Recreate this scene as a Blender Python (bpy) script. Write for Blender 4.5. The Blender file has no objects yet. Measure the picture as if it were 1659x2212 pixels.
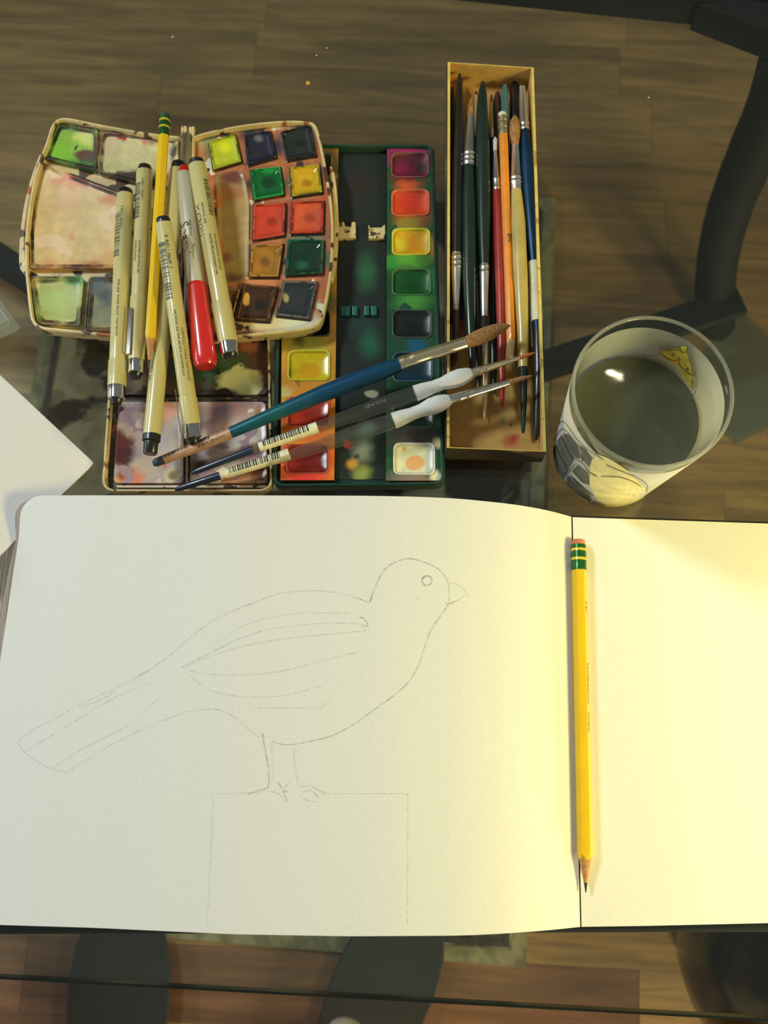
import bpy, math, random
from mathutils import Vector, Matrix
random.seed(7)
S = bpy.context.scene
COL = S.collection
R = math.radians

# ------------------------------------------------------------------ camera
H, TILT, F = 0.555, R(14.5), 2200.0          # camera height over the glass, tilt from straight down, focal length in px of 1659x2212
cam_d = bpy.data.cameras.new('camera')
cam = bpy.data.objects.new('camera', cam_d)
COL.objects.link(cam)
cam.location = (0, 0, H)
cam.rotation_euler = (TILT, 0, 0)
cam_d.sensor_fit = 'VERTICAL'
cam_d.sensor_height = 36
cam_d.lens = 36 * F / 2212
cam_d.clip_start = 0.01
cam_d.dof.use_dof = True
cam_d.dof.focus_distance = 0.545
cam_d.dof.aperture_fstop = 9.5
S.camera = cam
S.view_settings.view_transform = 'Standard'
S.view_settings.look = 'None'
S.view_settings.gamma = 1
S.view_settings.use_curve_mapping = False
S.view_settings.exposure = 0.0

FLOOR = -0.45
# ------------------------------------------------------------------ light
w = bpy.data.worlds.new('world'); S.world = w
w.use_nodes = True
w.node_tree.nodes['Background'].inputs[0].default_value = (0.96, 1.0, 0.95, 1)
w.node_tree.nodes['Background'].inputs[1].default_value = 0.15

def area(name, loc, target, size, power, color, spread=180):
    l = bpy.data.lights.new(name, 'AREA')
    l.shape = 'RECTANGLE'; l.size, l.size_y = size
    l.energy = power; l.color = color; l.spread = R(spread)
    o = bpy.data.objects.new(name, l); COL.objects.link(o)
    o.location = loc
    o.rotation_euler = (Vector(target) - Vector(loc)).to_track_quat('-Z', 'Y').to_euler()
    return o
area('warm_lamp_light', (0.52, -0.02, 0.33), (0.20, 0.02, 0.0), (0.12, 0.12), 3.3, (1.0, 0.85, 0.27))
area('window_light', (-1.15, 0.12, 0.30), (-0.1, 0.12, 0.0), (1.1, 0.10), 4.6, (0.80, 0.92, 1.0))
area('room_lamp_light', (-0.97, 0.72, 1.20), (-0.05, 0.1, 0.0), (0.24, 0.24), 13.0, (0.90, 0.99, 1.0))
area('desk_lamp_light', (0.299, 0.503, 0.80), (0.15, 0.2, 0.0), (0.020, 0.003), 0.05, (1.0, 0.86, 0.62))
area('low_fill_light', (0.95, -1.25, -0.10), (0.1, -0.05, FLOOR), (0.3, 0.3), 5.0, (1.0, 0.86, 0.50), 60)  # added fill with no seen source, brightens the floor under the table

# ------------------------------------------------------------------ picture point -> place in the room
CT, ST = math.cos(TILT), math.sin(TILT)
def at(px, py, z=0.0):
    u, v = px - 829.5, 1106.0 - py
    d = Vector((u, v * CT + F * ST, v * ST - F * CT))
    return Vector((0, 0, H)) + d * ((z - H) / d.z)
def pxm(py, z):                              # picture px per metre, sideways
    return (F * CT - (1106.0 - py) * ST) / (H - z)
FLOOR = -0.45

# ------------------------------------------------------------------ colours and materials
def lin(c):
    c /= 255.0
    return c / 12.92 if c <= 0.04045 else ((c + 0.055) / 1.055) ** 2.4
def C(r, g, b): return (lin(r), lin(g), lin(b), 1)
def K(r, g, b, k=1.55): return tuple(min(0.88, lin(x) * k) for x in (r, g, b)) + (1,)

class NT:
    def __init__(s, name, rough=0.5, metal=0.0, spec=0.5):
        s.m = bpy.data.materials.new(name); s.m.use_nodes = True
        s.t = s.m.node_tree; s.b = s.t.nodes['Principled BSDF']
        s.b.inputs['Roughness'].default_value = rough
        s.b.inputs['Metallic'].default_value = metal
        s.b.inputs['Specular IOR Level'].default_value = spec
        s._p = None
    def n(s, k, **kw):
        x = s.t.nodes.new(k)
        for a, b in kw.items(): setattr(x, a, b)
        return x
    def l(s, a, b): s.t.links.new(a, b)
    def pos(s):
        if s._p is None: s._p = s.n('ShaderNodeTexCoord').outputs['Object']
        return s._p
    def mapped(s, scale=(1, 1, 1), rot=0, loc=(0, 0, 0)):
        m = s.n('ShaderNodeMapping'); s.l(s.pos(), m.inputs['Vector'])
        m.inputs['Scale'].default_value = scale; m.inputs['Rotation'].default_value = (0, 0, rot); m.inputs['Location'].default_value = loc
        return m.outputs[0]
    def noise(s, scale, vec=None, detail=3, rough=0.55, dist=0.0):
        x = s.n('ShaderNodeTexNoise'); s.l(vec or s.pos(), x.inputs['Vector'])
        x.inputs['Scale'].default_value = scale; x.inputs['Detail'].default_value = detail
        x.inputs['Roughness'].default_value = rough; x.inputs['Distortion'].default_value = dist
        return x
    def rng(s, v, a, b, c=0.0, d=1.0):
        x = s.n('ShaderNodeMapRange'); s.l(v, x.inputs[0]); x.interpolation_type = 'SMOOTHSTEP'
        for i, q in enumerate((a, b, c, d)): x.inputs[i + 1].default_value = q
        return x.outputs[0]
    def mul(s, a, b):
        x = s.n('ShaderNodeMath', operation='MULTIPLY'); s.l(a, x.inputs[0])
        if isinstance(b, (int, float)): x.inputs[1].default_value = b
        else: s.l(b, x.inputs[1])
        return x.outputs[0]
    def mix(s, fac, a, b):
        x = s.n('ShaderNodeMix', data_type='RGBA')
        for sock, v in ((x.inputs[0], fac), (x.inputs[6], a), (x.inputs[7], b)):
            if hasattr(v, 'links'): s.l(v, sock)
            else: sock.default_value = v
        return x.outputs[2]
    def color(s, v):
        if hasattr(v, 'links'): s.l(v, s.b.inputs['Base Color'])
        else: s.b.inputs['Base Color'].default_value = v
    def bump(s, h, strength=0.3, dist=0.0005):
        x = s.n('ShaderNodeBump'); s.l(h, x.inputs['Height'])
        x.inputs['Strength'].default_value = strength; x.inputs['Distance'].default_value = dist
        s.l(x.outputs[0], s.b.inputs['Normal'])

_mats = {}
def plain(name, col, rough=0.5, metal=0.0, vary=0.12, scale=300, spec=0.5, coat=0.0):
    if name in _mats: return _mats[name]
    t = NT(name, rough, metal, spec)
    n = t.noise(scale)
    dark = tuple(c * (1 - vary) for c in col[:3]) + (1,); lite = tuple(min(1, c * (1 + vary)) for c in col[:3]) + (1,)
    t.color(t.mix(t.rng(n.outputs[0], 0.3, 0.7), dark, lite))
    t.b.inputs['Coat Weight'].default_value = coat
    _mats[name] = t.m
    return t.m

def stain(name, base, org, blobs=(), specks=(), rough=0.45, wob=0.004, wscale=90, mott=0.12, coat=0.3, spec=0.5, relief=0.25, crough=0.2):
    """paint dried on a surface: blobs (px,py,z,radius mm,colour,softness[,x stretch]) and specks (colour,scale,threshold)"""
    t = NT(name, rough, 0, spec)
    t.b.inputs['Coat Weight'].default_value = coat; t.b.inputs['Coat Roughness'].default_value = crough
    p = t.pos()
    n = t.noise(wscale, detail=4)
    sub = t.n('ShaderNodeVectorMath', operation='SUBTRACT'); t.l(n.outputs['Color'], sub.inputs[0]); sub.inputs[1].default_value = (0.5, 0.5, 0.5)
    sc = t.n('ShaderNodeVectorMath', operation='SCALE'); t.l(sub.outputs[0], sc.inputs[0]); sc.inputs['Scale'].default_value = wob * 2
    ad = t.n('ShaderNodeVectorMath', operation='ADD'); t.l(p, ad.inputs[0]); t.l(sc.outputs[0], ad.inputs[1])
    n2 = t.noise(160, detail=4)
    col = t.mix(t.rng(n2.outputs[0], 0.35, 0.7), tuple(c * (1 - mott * 1.5) for c in base[:3]) + (1,), base)
    for bl in blobs:
        px, py, z, r, c, soft = bl[:6]
        asp = bl[6] if len(bl) > 6 else 1.0
        q = at(px, py, z) - Vector(org)
        s1 = t.n('ShaderNodeVectorMath', operation='SUBTRACT'); t.l(ad.outputs[0], s1.inputs[0]); s1.inputs[1].default_value = q
        s2 = t.n('ShaderNodeVectorMath', operation='MULTIPLY'); t.l(s1.outputs[0], s2.inputs[0]); s2.inputs[1].default_value = (1 / asp, 1, 0)
        s3 = t.n('ShaderNodeVectorMath', operation='LENGTH'); t.l(s2.outputs[0], s3.inputs[0])
        rr = r / 1000
        col = t.mix(t.rng(s3.outputs['Value'], rr, rr * (1 - soft)), col, c)
    for i, (c, scale, thr) in enumerate(specks):
        q = t.noise(scale, vec=t.mapped(loc=(i * 3.1, i * 1.7, 0)), detail=2)
        col = t.mix(t.rng(q.outputs[0], thr, thr + 0.03), col, c)
    t.color(col)
    if relief: t.bump(n2.outputs[0], relief, 0.0003)
    return t.m

def glassy(name, tint, gloss=(1, 1, 1, 1), rough=0.02, base=0.04, body=None, bodyfac=0.0):
    """clear sheet: lets light straight through, mirrors more at a slant; body = share of milky scatter"""
    if name in _mats: return _mats[name]
    m = bpy.data.materials.new(name); m.use_nodes = True; t = m.node_tree; t.nodes.clear()
    o = t.nodes.new('ShaderNodeOutputMaterial'); tr = t.nodes.new('ShaderNodeBsdfTransparent'); gl = t.nodes.new('ShaderNodeBsdfGlossy')
    tr.inputs[0].default_value = tint; gl.inputs[0].default_value = gloss; gl.inputs['Roughness'].default_value = rough
    lw = t.nodes.new('ShaderNodeLayerWeight'); lw.inputs[0].default_value = 0.5      # facing = 1 - |cos|
    pw = t.nodes.new('ShaderNodeMath'); pw.operation = 'POWER'; t.links.new(lw.outputs['Facing'], pw.inputs[0]); pw.inputs[1].default_value = 5
    fr = t.nodes.new('ShaderNodeMath'); fr.operation = 'MULTIPLY_ADD'; t.links.new(pw.outputs[0], fr.inputs[0]); fr.inputs[1].default_value = 1 - base; fr.inputs[2].default_value = base
    mx = t.nodes.new('ShaderNodeMixShader')
    t.links.new(fr.outputs[0], mx.inputs[0]); t.links.new(tr.outputs[0], mx.inputs[1]); t.links.new(gl.outputs[0], mx.inputs[2])
    out = mx.outputs[0]
    if body:
        d = t.nodes.new('ShaderNodeBsdfDiffuse'); d.inputs[0].default_value = body
        tl = t.nodes.new('ShaderNodeBsdfTranslucent'); tl.inputs[0].default_value = body
        a = t.nodes.new('ShaderNodeMixShader'); a.inputs[0].default_value = 0.4
        t.links.new(d.outputs[0], a.inputs[1]); t.links.new(tl.outputs[0], a.inputs[2])
        b = t.nodes.new('ShaderNodeMixShader'); b.inputs[0].default_value = bodyfac
        t.links.new(out, b.inputs[1]); t.links.new(a.outputs[0], b.inputs[2]); out = b.outputs[0]
    t.links.new(out, o.inputs[0])
    _mats[name] = m
    return m

# ------------------------------------------------------------------ objects
def tag(o, label=None, cat=None, group=None, kind=None):
    if label: o['label'] = label
    if cat: o['category'] = cat
    if group: o['group'] = group
    if kind: o['kind'] = kind
    return o
def thing(name, loc, label, cat, group=None):
    o = bpy.data.objects.new(name, None); COL.objects.link(o)
    o.empty_display_size = 0.01; o.location = loc
    return tag(o, label, cat, group)
def world_loc(o):
    v = Vector(o.location)
    while o.parent: o = o.parent; v += Vector(o.location)
    return v

class MB:
    def __init__(s): s.v = []; s.f = []
    def add(s, vs, fs):
        k = len(s.v); s.v += [Vector(x) for x in vs]; s.f += [tuple(i + k for i in q) for q in fs]; return s
    def loft(s, loops, cap0=True, cap1=True, closed=True):
        n = len(loops[0]); k = len(s.v)
        for L in loops: s.v += [Vector(x) for x in L]
        for i in range(len(loops) - 1):
            for j in range(n if closed else n - 1):
                a = k + i * n + j; b = k + i * n + (j + 1) % n
                s.f.append((a, b, b + n, a + n))
        if cap0: s.f.append(tuple(k + j for j in reversed(range(n))))
        if cap1: s.f.append(tuple(k + (len(loops) - 1) * n + j for j in range(n)))
        return s
    def box(s, a, b):
        (x0, y0, z0), (x1, y1, z1) = a, b
        return s.loft([[(x0, y0, z0), (x1, y0, z0), (x1, y1, z0), (x0, y1, z0)], [(x0, y0, z1), (x1, y0, z1), (x1, y1, z1), (x0, y1, z1)]])
    def tube(s, pts, rads, n=16, phase=0.0, flat=1.0, up=Vector((0, 0, 1))):
        pts = [Vector(p) for p in pts]; loops = []
        for i, p in enumerate(pts):
            d = (pts[min(i + 1, len(pts) - 1)] - pts[max(i - 1, 0)]).normalized()
            if d.length < 0.5: d = (pts[-1] - pts[0]).normalized()
            side = d.cross(up)
            if side.length < 1e-4: side = d.cross(Vector((0, 1, 0)))
            side.normalize(); u = side.cross(d).normalized()
            loops.append([p + side * math.sin(phase + 2 * math.pi * j / n) * rads[i] + u * math.cos(phase + 2 * math.pi * j / n) * rads[i] * flat for j in range(n)])
        return s.loft([list(reversed(L)) for L in loops])
    def build(s, name, mat, parent=None, smooth=False, bevel=0.0, kind=None, label=None):
        org = world_loc(parent) if parent else Vector((0, 0, 0))
        me = bpy.data.meshes.new(name)
        me.from_pydata([tuple(p - org) for p in s.v], [], s.f)
        me.validate()
        import bmesh
        bm = bmesh.new(); bm.from_mesh(me); bmesh.ops.recalc_face_normals(bm, faces=bm.faces); bm.to_mesh(me); bm.free()
        o = bpy.data.objects.new(name, me); COL.objects.link(o)
        o.parent = parent
        if mat: me.materials.append(mat)
        if smooth:
            for p in me.polygons: p.use_smooth = True
            me.set_sharp_from_angle(angle=R(38))
        if bevel:
            md = o.modifiers.new('bevel', 'BEVEL'); md.width = bevel; md.segments = 2; md.limit_method = 'ANGLE'; md.angle_limit = R(40)
        if kind: o['kind'] = kind
        if label: o['label'] = label
        return o

def single(name, mb, mat, label, cat, group=None, **kw):
    """a thing that is one mesh, its origin on its own base"""
    c = Vector((sum(p.x for p in mb.v) / len(mb.v), sum(p.y for p in mb.v) / len(mb.v), min(p.z for p in mb.v)))
    e = bpy.data.objects.new('tmp', None); e.location = c
    o = mb.build(name, mat, e, **kw); o.parent = None; o.location = c
    bpy.data.objects.remove(e)
    return tag(o, label, cat, group)

def catmull(P, sub=6, closed=False):
    P = [Vector(p) for p in P]; n = len(P); out = []
    rngn = n if closed else n - 1
    for i in range(rngn):
        if closed: a, b, c, d = P[i - 1], P[i], P[(i + 1) % n], P[(i + 2) % n]
        else: a, b, c, d = P[max(i - 1, 0)], P[i], P[i + 1], P[min(i + 2, n - 1)]
        for k in range(sub):
            t = k / sub
            out.append(0.5 * ((2 * b) + (c - a) * t + (2 * a - 5 * b + 4 * c - d) * t * t + (3 * b - 3 * c + d - a) * t ** 3))
    if not closed: out.append(P[-1])
    return out
def px_loop(P, z, sub=1, closed=True):
    if sub > 1: P = [(p.x, p.y) for p in catmull([(a, b, 0) for a, b in P], sub, closed)]
    return [at(x, y, z) for x, y in P]
def fillet(P, r, seg=5):
    """round the corners of a world-space polygon"""
    out = []; n = len(P)
    for i in range(n):
        a, b, c = Vector(P[i - 1]), Vector(P[i]), Vector(P[(i + 1) % n])
        d1, d2 = (a - b), (c - b); rr = min(r, d1.length * 0.48, d2.length * 0.48)
        p, q = b + d1.normalized() * rr, b + d2.normalized() * rr
        for k in range(seg + 1):
            t = k / seg; out.append(p * (1 - t) ** 2 + b * 2 * t * (1 - t) + q * t * t)
    return out
def inset(L, d):
    n = len(L); out = []
    area2 = sum(L[i].x * L[(i + 1) % n].y - L[(i + 1) % n].x * L[i].y for i in range(n))
    sg = 1 if area2 > 0 else -1
    for i in range(n):
        e = (L[(i + 1) % n] - L[i - 1]); e.z = 0
        if e.length < 1e-9: out.append(L[i].copy()); continue
        nn = Vector((-e.y, e.x, 0)).normalized() * sg
        out.append(L[i] + nn * d)
    return out
def shrink(L, d):
    """inset of a small convex outline"""
    cx = sum(p.x for p in L) / len(L); cy = sum(p.y for p in L) / len(L)
    hx = (max(p.x for p in L) - min(p.x for p in L)) / 2; hy = (max(p.y for p in L) - min(p.y for p in L)) / 2
    return [Vector((cx + (p.x - cx) * (1 - d / hx), cy + (p.y - cy) * (1 - d / hy), p.z)) for p in L]
def setz(L, z): return [Vector((p.x, p.y, z)) for p in L]
def tray(L, zb, zf, zr, wall, taper=0.0):
    """open tray: outer wall, rounded rim, inner wall, floor"""
    return MB().loft([setz(inset(L, taper), zb), setz(inset(L, taper * 0.3), zb + (zr - zb) * 0.5), setz(L, zr - wall * 0.4), setz(inset(L, wall * 0.3), zr), setz(inset(L, wall * 0.75), zr),
                      setz(inset(L, wall), zr - wall * 0.35), setz(inset(L, wall * 1.15), zf)])
def dish(L, zh, zl, slope, flat=0.35):
    return MB().loft([setz(L, zl - 0.001), setz(L, zh), setz(inset(L, slope * 0.25), zh), setz(inset(L, slope * 0.7), zl + (zh - zl) * 0.25), setz(inset(L, slope), zl)])

def rod(parent, part, st, mat, n=18, phase=0.0, smooth=True, bevel=0, label=None, flat=1.0):
    """a length of a stick; st = (px, py, z, width in picture px) of its centre line"""
    pts = [at(a, b, c) for a, b, c, d in st]; rads = [max(d, 0.05) / 2 / pxm(b, c) for a, b, c, d in st]
    return MB().tube(pts, rads, n, phase, flat).build(part, mat, parent, smooth=smooth, bevel=bevel, label=label)
def lerp(a, b, t): return tuple(x + (y - x) * t for x, y in zip(a, b))

def frame(p0, p1):
    d = (p1 - p0).normalized(); side = d.cross(Vector((0, 0, 1))).normalized(); u = side.cross(d).normalized()
    return d, side, u
def bars(parent, p0, p1, s0, s1, r, a0, a1, mat, seed=1, part='barcode', pitch=0.0011, r2=None):
    """printed bar code round a stick between the distances s0..s1 from p0; r2 = radius at s1"""
    rd = random.Random(seed); d, side, u = frame(p0, p1); m = MB(); s = s0
    r2 = r2 or r
    while s < s1:
        wd = pitch * rd.choice((0.25, 0.45, 0.7)); rr = r + (r2 - r) * (s - s0) / (s1 - s0)
        rows = []
        for q in (s, s + wd):
            rows.append([p0 + d * q + (side * math.sin(a0 + (a1 - a0) * k / 5) + u * math.cos(a0 + (a1 - a0) * k / 5)) * rr for k in range(6)])
        m.loft(rows, False, False, closed=False); s += wd + pitch * rd.choice((0.3, 0.5, 0.8))
    return m.build(part, mat, parent)
def glyphs(text, size):
    cu = bpy.data.curves.new('t', 'FONT'); cu.body = text; cu.size = size; cu.resolution_u = 2
    o = bpy.data.objects.new('t', cu); COL.objects.link(o)
    me = o.to_mesh(); vs = [v.co.copy() for v in me.vertices]; fs = [tuple(p.vertices) for p in me.polygons]
    o.to_mesh_clear(); bpy.data.objects.remove(o); bpy.data.curves.remove(cu)
    return vs, fs
def letters(parent, p0, p1, s0, ang, r, text, size, mat, flip=False, part='lettering', squash=1.0):
    """lettering wrapped on a round stick; starts s0 from p0, at the angle ang from its top"""
    d, side, u = frame(p0, p1); vs, fs = glyphs(text, size); out = []
    for v in vs:
        x, y = v.x * squash, v.y - size * 0.35
        if flip: a = ang - y / r; s = s0 - x
        else: a = ang - y / r; s = s0 + x
        a = ang + (y / r if flip else -y / r)
        out.append(p0 + d * s + (side * math.sin(a) + u * math.cos(a)) * r)
    return MB().add(out, fs).build(part, mat, parent)

# ================================================================== THE SETTING
def plank_mat(name, c1, c2):
    t = NT(name, 0.42)
    oi = t.n('ShaderNodeObjectInfo')
    mp = t.n('ShaderNodeMapping'); t.l(t.pos(), mp.inputs['Vector']); mp.inputs['Scale'].default_value = (3, 34, 34)
    ad = t.n('ShaderNodeVectorMath', operation='ADD'); t.l(mp.outputs[0], ad.inputs[0])
    sc = t.n('ShaderNodeMath', operation='MULTIPLY'); t.l(oi.outputs['Random'], sc.inputs[0]); sc.inputs[1].default_value = 40
    t.l(sc.outputs[0], ad.inputs[1])
    g = t.noise(3.2, vec=ad.outputs[0], detail=6, rough=0.65, dist=0.6)
    g2 = t.noise(0.7, vec=ad.outputs[0], detail=3, dist=2.0)
    a = t.mix(t.rng(g.outputs[0], 0.3, 0.72), c1, c2)
    a = t.mix(t.mul(t.rng(g2.outputs[0], 0.45, 0.7), 0.55), a, tuple(x * 0.62 for x in c1[:3]) + (1,))
    hs = t.n('ShaderNodeHueSaturation'); t.l(a, hs.inputs['Color'])
    v = t.n('ShaderNodeMapRange'); t.l(oi.outputs['Random'], v.inputs[0]); v.inputs[3].default_value = 0.82; v.inputs[4].default_value = 1.12
    t.l(v.outputs[0], hs.inputs['Value'])
    t.color(hs.outputs[0]); t.bump(g.outputs[0], 0.12, 0.001)
    return t.m
fl = MB().box((-2.2, -2.2, FLOOR - 0.03), (2.2, 2.6, FLOOR - 0.004)).build('floor', plain('floor_bed', K(52, 38, 24), 0.8))
fl['kind'] = 'structure'
wm = plain('wall_paint', K(150, 140, 120, 1.2), 0.9, 0, 0.04, 6)
for nm, a_, b_ in (('wall_back', (-2.2, 2.6, FLOOR), (2.2, 2.7, 1.95)), ('wall_left', (-2.3, -2.2, FLOOR), (-2.2, 2.7, 1.95))):
    o = MB().box(a_, b_).build(nm, wm); o['kind'] = 'structure'
o = MB().box((-2.2, 2.585, FLOOR), (2.2, 2.6, FLOOR + 0.09)).build('baseboard_back', plain('white_trim', K(200, 196, 180), 0.5)); o['kind'] = 'structure'
oakA = plank_mat('oak_plank', K(108, 84, 56, 1.5), K(140, 110, 70, 1.5))
oakD = plank_mat('dark_oak_plank', K(84, 60, 44, 1.6), K(108, 76, 54, 1.6))
ang = -R(3.0); ca, sa = math.cos(ang), math.sin(ang)
meshes = []
for L_ in (0.30, 0.42, 0.56):
    for mt in (oakA, oakD):
        m = MB().box((0.0001, 0.0001, -0.008), (L_ - 0.0002, 0.0657, 0.0))
        o = m.build('plank', mt, None, bevel=0.0003); meshes.append((L_, o, mt))
rd = random.Random(11)
proto_used = set()
y = -0.62
while y < 1.25:
    x = -1.15 - rd.random() * 0.4
    while x < 1.1:
        L_, o, mt = meshes[rd.randrange(3) * 2 + (1 if rd.random() < 0.16 else 0)]
        c = o.copy(); COL.objects.link(c)
        c.parent = fl; c.location = (x * ca - y * sa, x * sa + y * ca, FLOOR - rd.random() * 0.0003); c.rotation_euler = (0, 0, ang)
        x += L_
    y += 0.0658
for _, o, _m in meshes: bpy.data.objects.remove(o)

# ================================================================== BELOW THE GLASS
def rug():
    TR, BR = at(1199, 434, FLOOR), at(1134, 2088, FLOOR)
    dn = (BR - TR); ht = dn.length; dn.normalize(); lf = Vector((dn.y, -dn.x, 0))
    wd = (TR - at(66, 880, FLOOR)).dot(-lf) if False else abs((at(66, 880, FLOOR) - TR).dot(lf))
    lf = lf if (at(66, 880, FLOOR) - TR).dot(lf) > 0 else -lf
    def P(a, b, z): return TR + lf * a + dn * b + Vector((0, 0, z))
    c = P(wd / 2, ht / 2, 0)
    t = NT('rug_pile', 0.95, 0, 0.1)
    n1 = t.noise(11, detail=5, dist=0.6); n2 = t.noise(45, detail=3); n3 = t.noise(14, vec=t.mapped(loc=(3, 8, 0)), detail=3)
    col = t.mix(t.rng(n1.outputs[0], 0.47, 0.53), K(50, 40, 34, 1.1), K(128, 120, 98, 1.25))
    col = t.mix(t.mul(t.rng(n3.outputs[0], 0.55, 0.62), 0.6), col, K(80, 52, 38, 1.1))
    col = t.mix(t.mul(t.rng(n2.outputs[0], 0.35, 0.7), 0.4), col, K(40, 34, 30, 1.1))
    t.color(col); t.bump(t.noise(420).outputs[0], 0.6, 0.002)
    r = thing('rug', c, 'small dark brown rug with mottled grey pattern on the wooden floor under the glass', 'rug')
    def slab(a0, b0, a1, b1, z0, z1): return MB().loft([[P(a0, b0, z0), P(a1, b0, z0), P(a1, b1, z0), P(a0, b1, z0)], [P(a0, b0, z1), P(a1, b0, z1), P(a1, b1, z1), P(a0, b1, z1)]])
    slab(0.014, 0.014, wd - 0.014, ht - 0.014, 0, 0.007).build('pile', t.m, r, bevel=0.002)
    bd = plain('rug_border', K(104, 98, 76, 1.5), 0.95, 0, 0.35, 60)
    bl = plain('rug_line', K(46, 42, 40, 1.4), 0.95, 0, 0.3, 80)
    m = MB(); m2 = MB()
    for (a0, b0, a1, b1) in ((0, 0, wd, 0.014), (0, ht - 0.014, wd, ht), (0, 0.014, 0.014, ht - 0.014), (wd - 0.014, 0.014, wd, ht - 0.014)):
        m.v += []; q = slab(a0, b0, a1, b1, 0, 0.006); m.add(q.v, q.f)
    m.build('border', bd, r)
    for (a0, b0, a1, b1) in ((0.016, 0.016, wd - 0.016, 0.022), (0.016, ht - 0.022, wd - 0.016, ht - 0.016), (0.016, 0.022, 0.022, ht - 0.022), (wd - 0.022, 0.022, wd - 0.016, ht - 0.022)):
        q = slab(a0, b0, a1, b1, 0.0065, 0.0085); m2.add(q.v, q.f)
    m2.build('border_line', bl, r)
rug()

# glass coffee table
iron = plain('dark_iron', K(22, 23, 25, 0.9), 0.6, 0.0, 0.2, 40, spec=0.25)
def table():
    g0, g1 = at(0, 2108, 0), at(1659, 2199, 0)
    d = (g1 - g0).normalized(); nrm = Vector((-d.y, d.x, 0))
    c = at(632, 964, -0.35)
    base = Vector((c.x, c.y, FLOOR))
    T = thing('coffee_table', base, 'glass coffee table with dark iron frame, curved legs and crossed stretchers', 'table')
    mid = g0 + d * ((c - g0).dot(d))
    hw, dep = 0.56, 0.93
    P = [mid - d * hw, mid + d * hw, mid + d * hw + nrm * dep, mid - d * hw + nrm * dep]
    L = fillet(setz(P, 0), 0.04, 6)
    MB().loft([setz(L, -0.0080), setz(inset(L, -0.0006), -0.0074), setz(inset(L, -0.0006), -0.0006), setz(L, 0)]).build('glass_top', glassy('table_glass', (0.93, 0.965, 0.93, 1), (0.95, 1, 0.95, 1)), T)
    e = MB().loft([setz(inset(L, -0.0016), -0.0079), setz(inset(L, -0.0016), -0.0001), setz(inset(L, -0.0004), -0.0001), setz(inset(L, -0.0004), -0.0079), setz(inset(L, -0.0016), -0.0079)], False, False)
    e.build('glass_edge', plain('glass_edge', K(34, 40, 36, 0.6), 0.15, 0, 0.1, 20), T)
    # frame ring: far rail inner edge from the photograph
    a, b = at(970, 2, -0.034), at(1490, 56, -0.034)
    zt, zb = -0.009, -0.034
    far = [a + (a - b) * 3.2, a, b, at(1652, 112, -0.03)]
    w_ = 0.16; dd = (b - a).normalized(); nn = Vector((-dd.y, dd.x, 0))
    xr = at(1652, 112, -0.03).x + 0.022
    xl = 2 * c.x - xr
    yf = b.y; yn = at(600, 1840, -0.03).y
    rail = lambda p, q, wid, nm: MB().loft([[Vector(p) + Vector((0, 0, zb)), Vector(q) + Vector((0, 0, zb)), Vector(q) + wid + Vector((0, 0, zb)), Vector(p) + wid + Vector((0, 0, zb))],
                                       [Vector(p) + Vector((0, 0, zt)), Vector(q) + Vector((0, 0, zt)), Vector(q) + wid + Vector((0, 0, zt)), Vector(p) + wid + Vector((0, 0, zt))]]).build(nm, iron, T, bevel=0.002)
    fp = b + dd * 0.12; fp.z = 0; fq = b - dd * ((b.x - xl) + 0.05); fq.z = 0
    rail(fq, fp, nn * w_, 'rail')
    rail((xl, yn, 0), (xr, yn + 0.002, 0), Vector((0, -0.04, 0)), 'rail')
    rail((xr, yn, 0), (xr, yf, 0), Vector((0.04, 0, 0)), 'rail')
    rail((xl, yn, 0), (xl, yf, 0), Vector((-0.04, 0, 0)), 'rail')
    for q in ((at(1490, 56, -0.03), at(1660, 122, -0.03), at(1700, 40, -0.03)),):
        k = MB().loft([[Vector((p.x, p.y, zb)) for p in q], [Vector((p.x, p.y, zt)) for p in q]]); k.build('corner_bracket', iron, T, bevel=0.001)
    # legs: the far right one is the one in view, the others are its mirror images
    leg = [(1705, 118, -0.034), (1668, 230, -0.10), (1618, 345, -0.17), (1580, 440, -0.23), (1556, 530, -0.29), (1545, 610, -0.35), (1545, 660, -0.40), (1548, 700, -0.449)]
    pts = catmull([at(*p) for p in leg], 5)
    cy = c.y; ny = yn
    for sx in (1, -1):
        for sy in (1, -1):
            q = []
            for p in pts:
                x = c.x + sx * (p.x - c.x)
                yv = p.y if sy > 0 else 2 * cy - p.y
                if sy < 0: yv = max(yv, yn - 0.03)
                q.append(Vector((x, yv, p.z)))
            MB().tube(q, [0.0195] * len(q), 12).build('leg', iron, T, smooth=True)
    for p, q in ((at(1600, 650, -0.36), 1), (at(-10, 554, -0.36), 1)):
        dd2 = (p - c); dd2.z = 0
        ext = 0.0 if p.x > 0 else dd2.length * 0.25
        e1 = c + dd2.normalized() * (dd2.length + ext); e2 = c - dd2.normalized() * dd2.length * 0.95
        e1.z = e2.z = -0.36
        sd = dd2.normalized().cross(Vector((0, 0, 1))) * 0.0145
        zz = Vector((0, 0, 0.006 if p.x > 0 else 0.0058)); 
        MB().loft([[e1 - sd - zz, e1 + sd - zz, e1 + sd + zz, e1 - sd + zz], [e2 - sd - zz, e2 + sd - zz, e2 + sd + zz, e2 - sd + zz]]).build('stretcher', iron, T, bevel=0.002)
table()

def lathe(cx, cy, prof, n=48, cap0=True, cap1=True):
    return MB().loft([[Vector((cx + math.cos(2 * math.pi * k / n) * r, cy + math.sin(2 * math.pi * k / n) * r, z)) for k in range(n)] for r, z in prof], cap0, cap1)

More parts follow.
